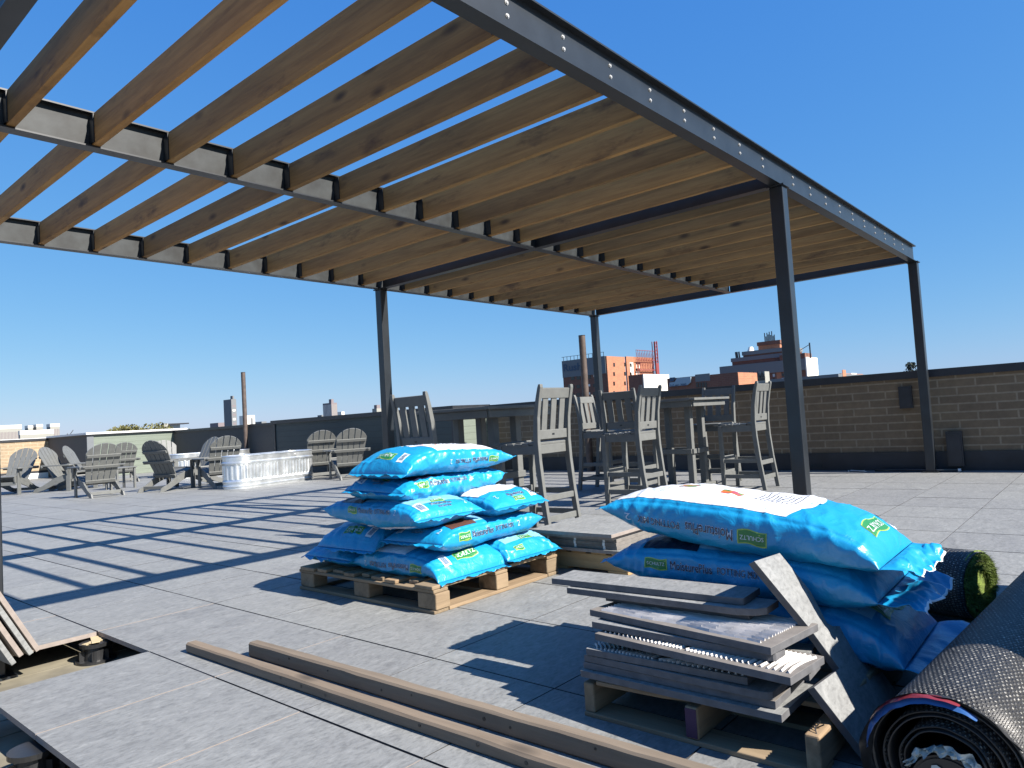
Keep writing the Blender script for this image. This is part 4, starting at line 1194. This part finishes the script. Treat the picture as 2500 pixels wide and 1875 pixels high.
# ================================================================ TURF ROLLS
def spiral_roll(name, label, loc, rz, Lr, R, turns, th, gap, mats, squash=1.0):
    t = empty(name, loc, rz, label, 'turf roll')
    def shell(r_off, nm, mat):
        b = MB(); b.uv = []; n = int(turns * 64); NA = 24; s_acc = 0; pv = None
        for i in range(n + 1):
            a = 2 * pi * turns * i / n; r = R - (th + gap) * a / (2 * pi) - r_off
            r *= 1 + .02 * noise.noise(Vector((cos(a) * 1.5, sin(a) * 1.5, turns)))
            y = r * cos(a + 3.9); z = R * squash + r * squash * sin(a + 3.9)
            if z < .004: z = .004
            p = Vector((y, z)); 
            if pv: s_acc += (p - pv).length
            pv = p
            for k in range(NA + 1):
                x = Lr * k / NA
                e = .006 * noise.noise(Vector((a * 2, k * .7, r_off * 50))) * (1 if k in (0, NA) else 0)
                b.v.append((x + e, y, z)); b.uv.append((s_acc, x))
        for i in range(n):
            for k in range(NA): q = i * (NA + 1) + k; b.f.append((q, q + 1, q + NA + 2, q + NA + 1)); b.m.append(0)
        o = b.build(nm, mat, t, smooth=True); so = o.modifiers.new('thick', 'SOLIDIFY'); so.thickness = .0035; so.offset = 0; return o
    shell(0, 'backing', mats[0]); shell(th * .8, 'pile_layer', mats[1])
    return t
def blades(name, pts, mat, parent, ln=.018, n=1):
    b = MB()
    for (p, d) in pts:
        for _ in range(n):
            a = Vector(p) + Vector([random.uniform(-.004, .004) for _ in range(3)])
            dd = (Vector(d) + Vector([random.uniform(-.8, .8) for _ in range(3)])).normalized() * ln * random.uniform(.5, 1.2)
            s = dd.cross(Vector([random.uniform(-1, 1) for _ in range(3)])).normalized() * .0011
            i = len(b.v); b.v += [tuple(a - s), tuple(a + s), tuple(a + dd)]; b.f.append((i, i + 1, i + 2)); b.m.append(0)
    return b.build(name, mat, parent)
r1 = spiral_roll('turf_roll', 'roll of artificial turf with black dotted backing and green end behind the front bags', (3.48, .52, 0), radians(72), .85, .155, 2.4, .018, .018, ('turf_back', 'turf'), .98)
pts = []
for i in range(1500):
    a = random.uniform(0, 2 * pi * 2.4); r = .155 - .036 * a / (2 * pi) - random.uniform(.004, .030)
    y, z = r * cos(a + 3.9), .152 + r * sin(a + 3.9)
    pts.append(((random.uniform(-.004, .01), y, z), (-1.0, 0, 0)))
blades('grass_pile', pts, 'turf', r1, .022, 4)
b = MB(); b.cyl((.012, 0, .152), (.016, 0, .152), .138, 30); b.build('core_pile', 'turf', r1)
c = MB(); c.bb(-.03, .40, .10, .36, .002, .016); c.build('loose_end', 'turf_back', r1)
pts = [((random.uniform(-.03, .0), random.uniform(.12, .36), random.uniform(.01, .02)), (-1, 0, .4)) for _ in range(500)]
blades('grass_fringe', pts, 'turf', r1, .022, 2)
r2 = spiral_roll('turf_roll', 'large roll of artificial turf in the bottom right corner wrapped in torn plastic', (1.71, .344, 0), radians(-4), 2.5, .170, 3.0, .012, .020, ('turf_back', 'rubber'), .97)
# torn wrapping at the near end
WK = .170 / .215
b = MB(); n = 90
for i in range(n + 1):
    a = radians(150) - radians(215) * i / n
    for k in range(5):
        r = .205 - .006 * k + .006 * noise.noise(Vector((a * 3, k, 0))); x = -.035 + .05 * k / 4 + .014 * noise.noise(Vector((a * 4, 9, k)))
        b.v.append((x, -r * cos(a) * -1, .209 + r * sin(a)))
for i in range(n):
    for k in range(4): q = i * 5 + k; b.f.append((q, q + 1, q + 6, q + 5)); b.m.append(0)
b.v = [(x, y * WK, z * WK) for x, y, z in b.v]
b.build('wrap_edge', 'rubber', r2, smooth=True)
for nm, mt, a0, a1, r0, wd in (('blue_strip', 'wrap_blue', 118, 8, .186, .020), ('red_strip', 'wrap_red', 105, 30, .199, .006)):
    b = MB()
    for i in range(61):
        f = i / 60; a = radians(a0 + (a1 - a0) * f); w = wd * sin(pi * min(1, f * 1.0)) ** .6
        for k in range(4):
            r = r0 + w * (k / 3 - .2) + .003 * noise.noise(Vector((a * 6, k * 2, 1))); b.v.append((-.045 + .012 * k / 3, -r * cos(a) * 1 if False else r * -cos(pi - a), .209 + r * sin(a)))
    for i in range(60):
        for k in range(3): q = i * 4 + k; b.f.append((q, q + 1, q + 5, q + 4)); b.m.append(0)
    b.v = [(x, y * WK, z * WK) for x, y, z in b.v]
    b.build(nm, mt, r2, smooth=True)
b = MB(); n = 120
for i in range(n + 1):
    a = 2 * pi * i / n * .93 + .5
    for k in range(6):
        r = .098 + .022 * (k / 5) * (1 + 1.4 * noise.noise(Vector((a * 2.2, 3, 0)))) + .006 * noise.noise(Vector((a * 7, k * 1.5, 2)))
        b.v.append((-.02 + .03 * noise.noise(Vector((a * 5, k, 4))), r * cos(a), .155 + r * sin(a)))
for i in range(n):
    for k in range(5): q = i * 6 + k; b.f.append((q, q + 1, q + 7, q + 6)); b.m.append(0)
b.v = [(x, y * WK, z * WK) for x, y, z in b.v]
b.build('crumpled_wrap', 'wrap', r2, smooth=False)
b = MB(); b.cyl((-.008, 0, .155), (.3, 0, .155), .092, 40); b.cyl((-.012, 0, .155), (-.008, 0, .155), .085, 40, cap=True); b.v = [(x, y * WK, z * WK) for x, y, z in b.v]
b.build('core_cap', 'rubber', r2)
b = MB()
for (y, z, r) in ((-.04, .04, .014), (.02, .05, .016), (-.03, -.045, .018), (.055, -.05, .010)):
    P_ = []
    for q in range(9):
        a = 2 * pi * q / 9; rr = r * (1 + .5 * noise.noise(Vector((a, y * 90, z * 90)))); P_.append((-.016, y + rr * cos(a), .155 + z + rr * sin(a)))
    b.add(P_, [tuple(range(9))])
b.v = [(x, y * WK, z * WK) for x, y, z in b.v]
b.build('wrap_scrap', 'wrap', r2)
# ================================================================ CITY BEYOND
GZ = -16.0
def hy(px):
    n = (CM[0][2], CM[1][2], CM[2][2]); return 937.5 - (n[0] * (px - 1250) + n[2] * FPX) / n[1]
class Bld:
    """a city building standing with its near corner D metres away, dark face toward -x, sunlit face toward -y"""
    def __init__(s, label, xL, xC, xR, yT, D, mat, name='city_building', cat='building', group=None, depth=None, parent=None, ymat=None):
        d = ray(xC, hy(xC)); h = hypot(d.x, d.y)
        s.a, s.b = d.x / h * D, d.y / h * D
        s.bL = on_a(xL, hy(xL), s.a)[0]; s.aR = on_b(xR, hy(xR), s.b)[0]
        s.zT = on_a(xC, yT, s.a)[1]
        s.wb = s.bL - s.b; s.wa = s.aR - s.a
        s.root = empty(name, (s.a, s.b, GZ), 0, label, cat, group)
        s.H = s.zT - GZ
        b = MB(); b.bb(0, s.wa, 0, s.wb, 0, s.H); s.body = b.build('wall', mat, s.root)
        s.cache = {}
    def z(s, px, py, face='L'):
        return (on_a(px, py, s.a)[1] if face == 'L' else on_b(px, py, s.b)[1]) - GZ
    def band(s, nm, mat, h, drop=0.0, pr=.12, over=0.0):
        b = MB(); b.bb(-pr, s.wa + pr, -pr, s.wb + pr, s.H - drop - h + over, s.H - drop + over); return b.build(nm, mat, s.root)
    def win(s, face, u, z, w, h, mat='glass_dark', nm='window', pr=.05):
        """u = distance from the corner along the face"""
        key = (face, round(w, 3), round(h, 3), mat, nm)
        if key not in s.cache:
            b = MB()
            if face == 'L': b.bb(-pr, 0.02, -w / 2, w / 2, -h / 2, h / 2)
            else: b.bb(-w / 2, w / 2, -pr, .02, -h / 2, h / 2)
            o = b.build(nm, mat, s.root); s.cache[key] = o
        else: o = s.cache[key].copy(); COL.objects.link(o)
        o.location = (0, u, z) if face == 'L' else (u, 0, z)
        return o
    def winpx(s, face, x0, x1, y0, y1, mat='glass_dark', nm='window'):
        if face == 'L':
            u0, u1 = on_a(x0, y0, s.a)[0] - s.b, on_a(x1, y0, s.a)[0] - s.b; z0, z1 = s.z((x0 + x1) / 2, y1), s.z((x0 + x1) / 2, y0)
        else:
            u0, u1 = on_b(x0, y0, s.b)[0] - s.a, on_b(x1, y0, s.b)[0] - s.a; z0, z1 = s.z((x0 + x1) / 2, y1, 'R'), s.z((x0 + x1) / 2, y0, 'R')
        return s.win(face, (u0 + u1) / 2, (z0 + z1) / 2, abs(u1 - u0), abs(z1 - z0), mat, nm)
# brick hotel, left block
k = 1 / 13.825
H1 = Bld('tall brown brick building with grey top band, partly behind the thin centre post', 1381, 1489, 1533, 868, 150, 'brick_shaded')
b = MB(); b.bb(-.15, .0, .2, H1.wb, H1.H - 3.6, H1.H + .05); b.build('top_band', 'panel', H1.root)
b = MB(); b.bb(-.01, H1.wa, -.13, .0, 0, H1.H - .02); b.build('lit_face', 'brick_red', H1.root)  # sun side sheeted in the brighter brick copy, sunlight put into its colour
for r, (y, hh) in enumerate(((895, 9), (918, 9), (940, 8), (960, 8))):
    for x in (1398, 1412, 1424, 1438, 1452, 1466):
        yy = y - (x - 1410) * .075
        lit = (r == 0 and x < 1413) or (r == 1 and x == 1452) or (r in (2, 3) and x == 1438)
        if lit: H1.winpx('L', x - 2.8, x + 2.8, yy, yy + 5.5, 'white_wall', 'painted_reflection')  # flat white colour stands for the reflection in these panes
        else: H1.winpx('L', x - 4.3, x + 4.3, yy, yy + hh)
        if r == 0: H1.winpx('L', x - 4.6, x + 4.6, yy + 14, yy + 20.5, 'conc_dark', 'spandrel_panel')
for x in (1493, 1500):
    pass
for y in (886, 908.5, 932, 955):
    for x in (1497.5, 1524): 
        o = H1.winpx('R', x - 1.9, x + 1.9, y - (x - 1500) * .02, y + 9 - (x - 1500) * .02)
        o.location.y = -.13
b = MB()
for kx in range(12): b.bb(-.1, -.02, .5 + kx * (H1.wb - 1) / 11, .58 + kx * (H1.wb - 1) / 11, H1.H, H1.H + .9)
b.bb(-.1, -.02, .4, H1.wb, H1.H + .85, H1.H + .93); b.build('roof_railing', 'steel', H1.root)
vs, fs, w = text_geo('Rush', .02, 9, 2.2)
b = MB(); b.add([(-.24, 11.2 - x * 1.15, H1.H - 1.6 + y) for x, y in vs], fs); b.build('roof_sign', 'sign_ink', H1.root)
# right blocks of the same complex
H2 = Bld('orange brick wing with fire stair behind the red rooftop sign frame', 1535, 1538, 1602, 869, 156, 'brick_red')
for y in (887, 909):
    H2.winpx('R', 1537.5, 1541.5, y, y + 9)
for x in (1554, 1559.5):
    for y in (890, 906): H2.winpx('R', x - 1.3, x + 1.3, y, y + 9, 'white_wall', 'painted_reflection'); H2.winpx('R', x - 2.4, x + 2.4, y - 6, y - 1)  # white panes: bright reflection painted as colour
H2.winpx('R', 1537, 1545, 885, 915, 'white_wall', 'pale_render'); 
fr = empty('sign_frame', (H2.a, H2.b - .6, H2.H + GZ), 0, 'red steel lattice mast and open sign frame on the orange brick wing', 'sign frame')
xa = on_b(1553, 860, H2.b - .6)[0] - H2.a; xb = on_b(1601, 860, H2.b - .6)[0] - H2.a
zt = on_b(1590, 857, H2.b - .6)[1] - H2.H - GZ; zb = -11
for (nm, z0, z1) in (('upper_lattice', zt - 4.2, zt), ('lower_lattice', zt - 11, zt - 4.4)):
    b = MB(); m = 12
    for i in range(m + 1): x = xa + (xb - xa) * i / m; b.bar((x, 0, z0), (x, 0, z1), .06, .06)
    for z in (z0, (z0 + z1) / 2, z1): b.bar((xa, -.05, z), (xb, -.05, z), .10, .10)
    for i in range(m):
        x = xa + (xb - xa) * i / m; x2 = xa + (xb - xa) * (i + 1) / m; b.bar((x, .06, z0), (x2, .06, (z0 + z1) / 2), .05, .05); b.bar((x, .06, z1), (x2, .06, (z0 + z1) / 2), .05, .05)
    b.build(nm, 'red_metal', fr)
mx0 = on_b(1598, 860, H2.b - .6)[0] - H2.a; mx1 = on_b(1603, 860, H2.b - .6)[0] - H2.a
zm = on_b(1600, 834, H2.b - .6)[1] - H2.H - GZ
b = MB()
for x in (mx0, mx1): b.bar((x, -.2, zb - 4), (x, -.2, zm), .22, .22); b.bar((x, .5, zb - 4), (x, .5, zm), .15, .15)
for i in range(22): z = zb - 4 + (zm - zb + 4) * i / 22; b.bar((mx0, -.2, z), (mx1, -.2, z + 1), .09, .09)
b.build('mast', 'red_metal', fr)
b = MB(); b.bb(mx0 - .3, mx0 + .9, -.35, -.05, zm - 8.2, zm - 5.0); b.build('sign_box', 'red_metal', fr)
# low building with white band
L1 = Bld('low tan brick building with white band below the red mast', 1540, 1575, 1637, 913, 128, 'brick_shaded')
b = MB(); b.bb(-.01, L1.wa, -.2, 0, L1.H - 3.0, L1.H + .02); b.build('white_band', 'white_wall', L1.root)
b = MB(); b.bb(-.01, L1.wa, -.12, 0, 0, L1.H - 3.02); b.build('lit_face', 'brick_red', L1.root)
for x in (1584, 1616): o = L1.winpx('R', x - 3, x + 3, 928, 936); o.location.y = -.13
for x in (1596, 1607): o = L1.winpx('R', x - 3.5, x + 3.5, 926, 945, 'red_metal', 'red_panel'); o.location.y = -.13
for x in (1625,): o = L1.winpx('R', x - 1.8, x + 1.8, 927, 948, 'white_wall', 'pale_pilaster'); o.location.y = -.13
# dark building with the blue telephone sign
L2 = Bld('low dark brown building carrying a pale blue telephone sign', 1634, 1806, 1852, 908, 84, 'brick_shaded')
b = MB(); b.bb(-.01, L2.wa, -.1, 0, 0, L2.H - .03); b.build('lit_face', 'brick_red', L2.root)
pts = [(1636.5, 934), (1636.5, 943.5), (1680, 940), (1688, 933), (1688, 920), (1655, 922.5), (1649, 932.5)]
uv = [(on_a(x, y, L2.a)[0] - L2.b, on_a(x, y, L2.a)[1] - GZ) for x, y in pts]
b = MB(); n = len(uv); b.add([(-.22, u, z) for u, z in uv] + [(-.02, u, z) for u, z in uv], [tuple(range(n)), tuple(range(n, 2 * n))[::-1]] + [(i, (i + 1) % n, n + (i + 1) % n, n + i) for i in range(n)])
sg = b.build('sign_board', 'sign_blue', L2.root)
u0, z0 = uv[0]
vs, fs, w = text_geo('312.461.7000', .03, 3, .72); kk = (uv[0][0] - uv[2][0]) * .93 / w
b = MB(); b.add([(-.235, u0 - .05 - x * kk, z0 - .42 + y * kk * 1.0) for x, y in vs], fs); b.build('sign_lettering', 'sign_ink', sg)
b = MB(); b.add([(-.20, on_a(x, y, L2.a)[0] - L2.b, on_a(x, y, L2.a)[1] - GZ) for x, y in ((1637, 922), (1651, 921), (1646, 931), (1637, 932))], [(0, 1, 2, 3)]); b.build('sign_corner', 'sign_ink', L2.root)
L2.winpx('L', 1697, 1733, 913, 931, 'panel', 'grey_panel')
for x in (1702, 1709, 1716, 1723): L2.winpx('L', x - 2.4, x + 2.4, 934, 946)
# big stepped building on the right
C1 = Bld('large brown brick hospital block with pale window strips left of the right post', 1766, 1975, 2001, 874, 175, 'brick_shaded')
b = MB(); b.bb(-.3, .0, 0, C1.wb + .1, C1.H - 2.6, C1.H); b.build('parapet_band', 'conc_grey', C1.root)
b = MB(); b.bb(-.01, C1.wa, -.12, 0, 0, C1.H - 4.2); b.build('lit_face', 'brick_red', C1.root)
b = MB(); b.bb(-.3, C1.wa + .1, -.25, 0, C1.H - 4.2, C1.H + .3); b.build('white_band', 'white_wall', C1.root)
for i, x in enumerate((1778, 1803, 1817, 1839, 1853, 1875, 1889, 1911, 1925)):
    for j in range(4):
        y = 893 + j * 11 - (x - 1850) * .055
        C1.winpx('L', x - 2.6, x + 2.6, y, y + 7, 'glass_pale' if (i + j) % 3 else 'glass_dark')
for x in (1790, 1828, 1864, 1900):
    C1.winpx('L', x - 6, x + 6, 894 - (x - 1850) * .055, 935, 'brick_red', 'brick_strip').location.x = .005
for x in (1984, 1994):
    for y in (889, 903, 916): o = C1.winpx('R', x - 1.2, x + 1.2, y, y + 8, 'glass_pale'); o.location.y = -.13
def rooftop(nm, mat, xL, xR, yT, a_off, dep, cap=None):
    a = C1.a + a_off; bl = on_a(xL, yT, a)[0] - C1.b; br = on_a(xR, yT, a)[0] - C1.b; z = on_a((xL + xR) / 2, yT, a)[1] - GZ
    b = MB(); b.bb(a_off, a_off + dep, br, bl, C1.H - .5, z); o = b.build(nm, mat, C1.root)
    if cap: c = MB(); c.bb(a_off - .2, a_off + dep + .2, br - .2, bl + .2, z - .9, z + .02); c.build('cap_band', cap, o)
    return z, br, bl
rooftop('roof_storey', 'brick_shaded', 1786, 1925, 868, 2, 12, 'conc_grey'); rooftop('upper_roof_storey', 'brick_shaded', 1813, 1925, 853, 4, 9, 'conc_grey')
z, br, bl = rooftop('lift_tower', 'brick_red', 1850, 1903, 833, 6, 5, 'brick_shaded')
b = MB()
for i in range(9): y = br + (bl - br) * (.25 + .5 * i / 9); b.bar((6.5, y, z), (6.5, y, z + random.uniform(1.2, 2.4)), .18, .18)
b.build('antenna_rack', 'steel', C1.root)
b = MB(); a = C1.a
for x in (1789, 1792, 1797): u = on_a(x, 880, a)[0] - C1.b; b.bar((2.5, u, C1.H), (2.5, u + .2, C1.H + 3.4), .3, .3)
u = on_a(1970, 850, a)[0] - C1.b
b.bar((2, u, C1.H), (2, u, C1.H + 3.6), .25, .25); b.bar((2, u, C1.H + 3.2), (2, u + 4, C1.H + 1.2), .12, .12); b.build('mast', 'steel', C1.root)
b = MB(); b.bb(.5, 5, .2, 6, C1.H, C1.H + 1.3); b.build('plant_room', 'brick_shaded', C1.root)
b = MB(); b.cyl((5, on_a(1833, 857, a + 5)[0] - C1.b, C1.H + 3.2), (5.2, on_a(1833, 857, a + 5)[0] - C1.b, C1.H + 4.4), .9, 14, r2=.5); b.build('satellite_dish', 'white_wall', C1.root)
# canopy / tan frame building before the hospital
F1 = Bld('tan framed rooftop hoarding with dark tree cutouts between orange building and hospital', 1825, 1873, 1884, 906, 110, 'conc')
for x in (1832, 1841, 1851, 1862):
    b = MB(); u = on_a(x, 915, F1.a)[0] - F1.b; z = on_a(x, 922, F1.a)[1] - GZ
    b.add([(-.2, u - .45, z), (-.2, u + .45, z), (-.2, u, z + .95)], [(0, 1, 2)]); b.build('cutout', 'glass_dark', F1.root)
F1.winpx('L', 1828, 1868, 924, 930, 'glass_dark', 'dark_gap')
R1 = Bld('long low grey roofed building just above the right part of the parapet', 1845, 2052, 2125, 912, 120, 'panel')
R1.winpx('R', 2056, 2064, 903, 925, 'brick_red', 'brick_panel'); 
R2 = Bld('low orange brick building with white door bay on the horizon at right', 2053, 2060, 2112, 911, 240, 'brick_red')
R2.winpx('R', 2078, 2091, 911, 922, 'white_wall', 'white_bay')
# far towers on the left
T1 = Bld('slender grey slab tower left of the thin brown pipe', 549, 568, 580, 974, 900, 'conc_grey')
for r in range(14):
    T1.win('R', T1.wa * .5, T1.H - 8 - r * 5.2, T1.wa * .55, 2.4, 'white_wall' if r % 2 else 'conc_dark', 'balcony_row')
b = MB(); b.bb(3, T1.wa * .8, 2, T1.wb * .4, T1.H, T1.H + 4); b.build('lift_house', 'conc_grey', T1.root)
Bld('low mauve block left of the slender tower', 514, 534, 551, 1032, 1000, 'conc_dark')
T2 = Bld('short white block right of the thin brown pipe', 586, 604, 624, 1014, 850, 'white_wall')
T2.win('R', T2.wa * .6, T2.H - 8, 3, 10, 'conc_grey')
Bld('tiny distant grey rooftops right of the thin pipe', 624, 640, 652, 1029, 1100, 'conc_grey')
T3 = Bld('striped brown tower on the skyline above the dark green wall', 791, 812, 826, 983, 950, 'conc_dark')
for i in range(7): T3.win('L', T3.wb * (.07 + .145 * i), T3.H / 2, T3.wb * .06, T3.H - 4, 'white_wall', 'window_strip')
for i in range(5): T3.win('R', T3.wa * (.12 + .19 * i), T3.H / 2, T3.wa * .06, T3.H - 4, 'conc', 'window_strip')
b = MB(); b.bb(8, T3.wa * .5, 6, T3.wb * .6, T3.H, T3.H + 5); b.build('lift_house', 'conc_dark', T3.root)
Bld('low grey block at left foot of the striped tower', 777, 787, 793, 1013, 1000, 'conc_grey')
Bld('low white block at right foot of the striped tower', 826, 836, 843, 1005, 900, 'white_wall')
T5 = Bld('small pale buildings on the skyline left of the near left pergola post', 911, 922, 934, 997, 1000, 'conc')
b = MB(); b.bb(2, 8, 2, 8, T5.H, T5.H + 5); b.build('roof_turret', 'conc_dark', T5.root)
def slabblock(lab, x0, xc, x1, y, D, ns, mat='conc'):
    T = Bld(lab, x0, xc, x1, y, D, mat)
    for i in range(ns): T.win('R', T.wa * (.5 + i) / ns, T.H / 2, T.wa / ns * .55, T.H - 9, 'conc_dark', 'window_strip')
    T.band('roof_band', 'white_wall', 3, over=1.0)
    return T
slabblock('wide pale slab block at far left of the skyline', -30, -8, 54, 1042, 700, 18)
slabblock('low wide pale slab block before the trio of towers', 46, 50, 132, 1055, 620, 22)
slabblock('first and leftmost of three pale towers at left skyline', 62, 70, 82, 1041, 1000, 4)
slabblock('middle of three pale towers at left skyline', 80, 90, 106, 1038, 1000, 5)
slabblock('tallest right hand of three pale towers at left skyline', 115, 124, 147, 1037, 900, 6)
Bld('tan rooftop box right of the yellow green tree', 398, 402, 412, 1034, 160, 'conc')
H_ = Bld('flat roofed penthouse with dark thin roof right of the yellow green tree', 411, 414, 441, 1037, 170, 'glass_pale')
b = MB(); b.bb(-1, H_.wa + 1.5, -1, H_.wb + 1, H_.H, H_.H + .25); b.build('roof', 'coping', H_.root)
# trees
def leafcloud(b, c, r, n, sz, shape=1.0):
    for _ in range(n):
        while True:
            p = Vector([random.uniform(-1, 1) for _ in range(3)])
            if p.length < 1: break
        p = Vector((c[0] + p.x * r[0], c[1] + p.y * r[1], c[2] + p.z * r[2]))
        a = Vector([random.gauss(0, 1) for _ in range(3)]).normalized(); q = a.orthogonal().normalized(); s = sz * random.uniform(.5, 1.3)
        i = len(b.v); b.v += [tuple(p - q * s), tuple(p + a.cross(q) * s * .8), tuple(p + q * s), tuple(p - a.cross(q) * s * .8)]; b.f.append((i, i + 1, i + 2, i + 3)); b.m.append(0)
def tree(name, label, px, py_top, D, crown_w, n, sz, mat, lobes, hgt=4.5, bare=False):
    d = ray(px, hy(px)); h = hypot(d.x, d.y); x, y = d.x / h * D, d.y / h * D
    zt = CAMH + ray(px, py_top).z / hypot(ray(px, py_top).x, ray(px, py_top).y) * D
    t = empty(name, (x, y, GZ), 0, label, 'tree'); H = zt - GZ
    b = MB(); b.cyl((0, 0, 0), (0, 0, H * .72), .45, 10, r2=.2)
    tips = []
    for i in range(14):
        a = random.uniform(0, 6.28); z0 = H * random.uniform(.55, .75); L = crown_w * random.uniform(.25, .5)
        e = Vector((cos(a) * L, sin(a) * L, min(H * .98, z0 + L * .9))); b.cyl((0, 0, z0), e, .12, 6, r2=.04); tips.append((Vector((0, 0, z0)), e))
    b.build('trunk', 'bark', t)
    b = MB()
    if bare:
        for p, e in tips:
            for k in range(26):
                q = p.lerp(e, random.uniform(.4, 1)); dr = Vector((random.gauss(0, 1), random.gauss(0, 1), random.uniform(.2, 1.6))).normalized() * random.uniform(.8, 2.2)
                b.bar(q, q + dr, .05, .05); b.bar(q + dr * .6, q + dr * .6 + Vector((random.gauss(0, .5), random.gauss(0, .5), random.uniform(.2, .9))), .035, .035)
        b.build('twigs', 'bark', t)
    else:
        for (dx, dy, dz, r) in lobes: leafcloud(b, (dx, dy, H - r * .8 + dz), (r * 1.25, r * 1.25, r * .8), int(n / len(lobes)), sz)
        b.build('crown', mat, t)
    return t
lob = []
for i in range(22):
    u = random.uniform(-1, 1); lob.append((u * 3.6, -u * 4.3 + random.uniform(-1, 1), -abs(u + .0) ** 1.6 * 1.6 - random.uniform(0, .8), random.uniform(.9, 1.6)))
tree('leafy_tree', 'yellow green spring tree crown rising above the white coping', 345, 1026, 75, 10, 15000, .11, 'leaf', lob)
tree('bare_tree', 'bare purple twigged tree left of the yellow green tree', 232, 1027, 70, 7, 0, 0, 'bark', [], bare=True)
tree('bare_tree', 'faint bare twig top above parapet left of the nearest stool', 1291, 962, 90, 2.2, 0, 0, 'bark', [], bare=True)
lob = [(random.uniform(-.5, .5) * (i * .28), random.uniform(-.5, .5) * (i * .28), -i * .42, .35 + i * .12) for i in range(8)]
tree('conifer_tree', 'dark ragged conifer top beside the far right post', 2231, 884, 70, 3, 1500, .09, 'needle', lob)
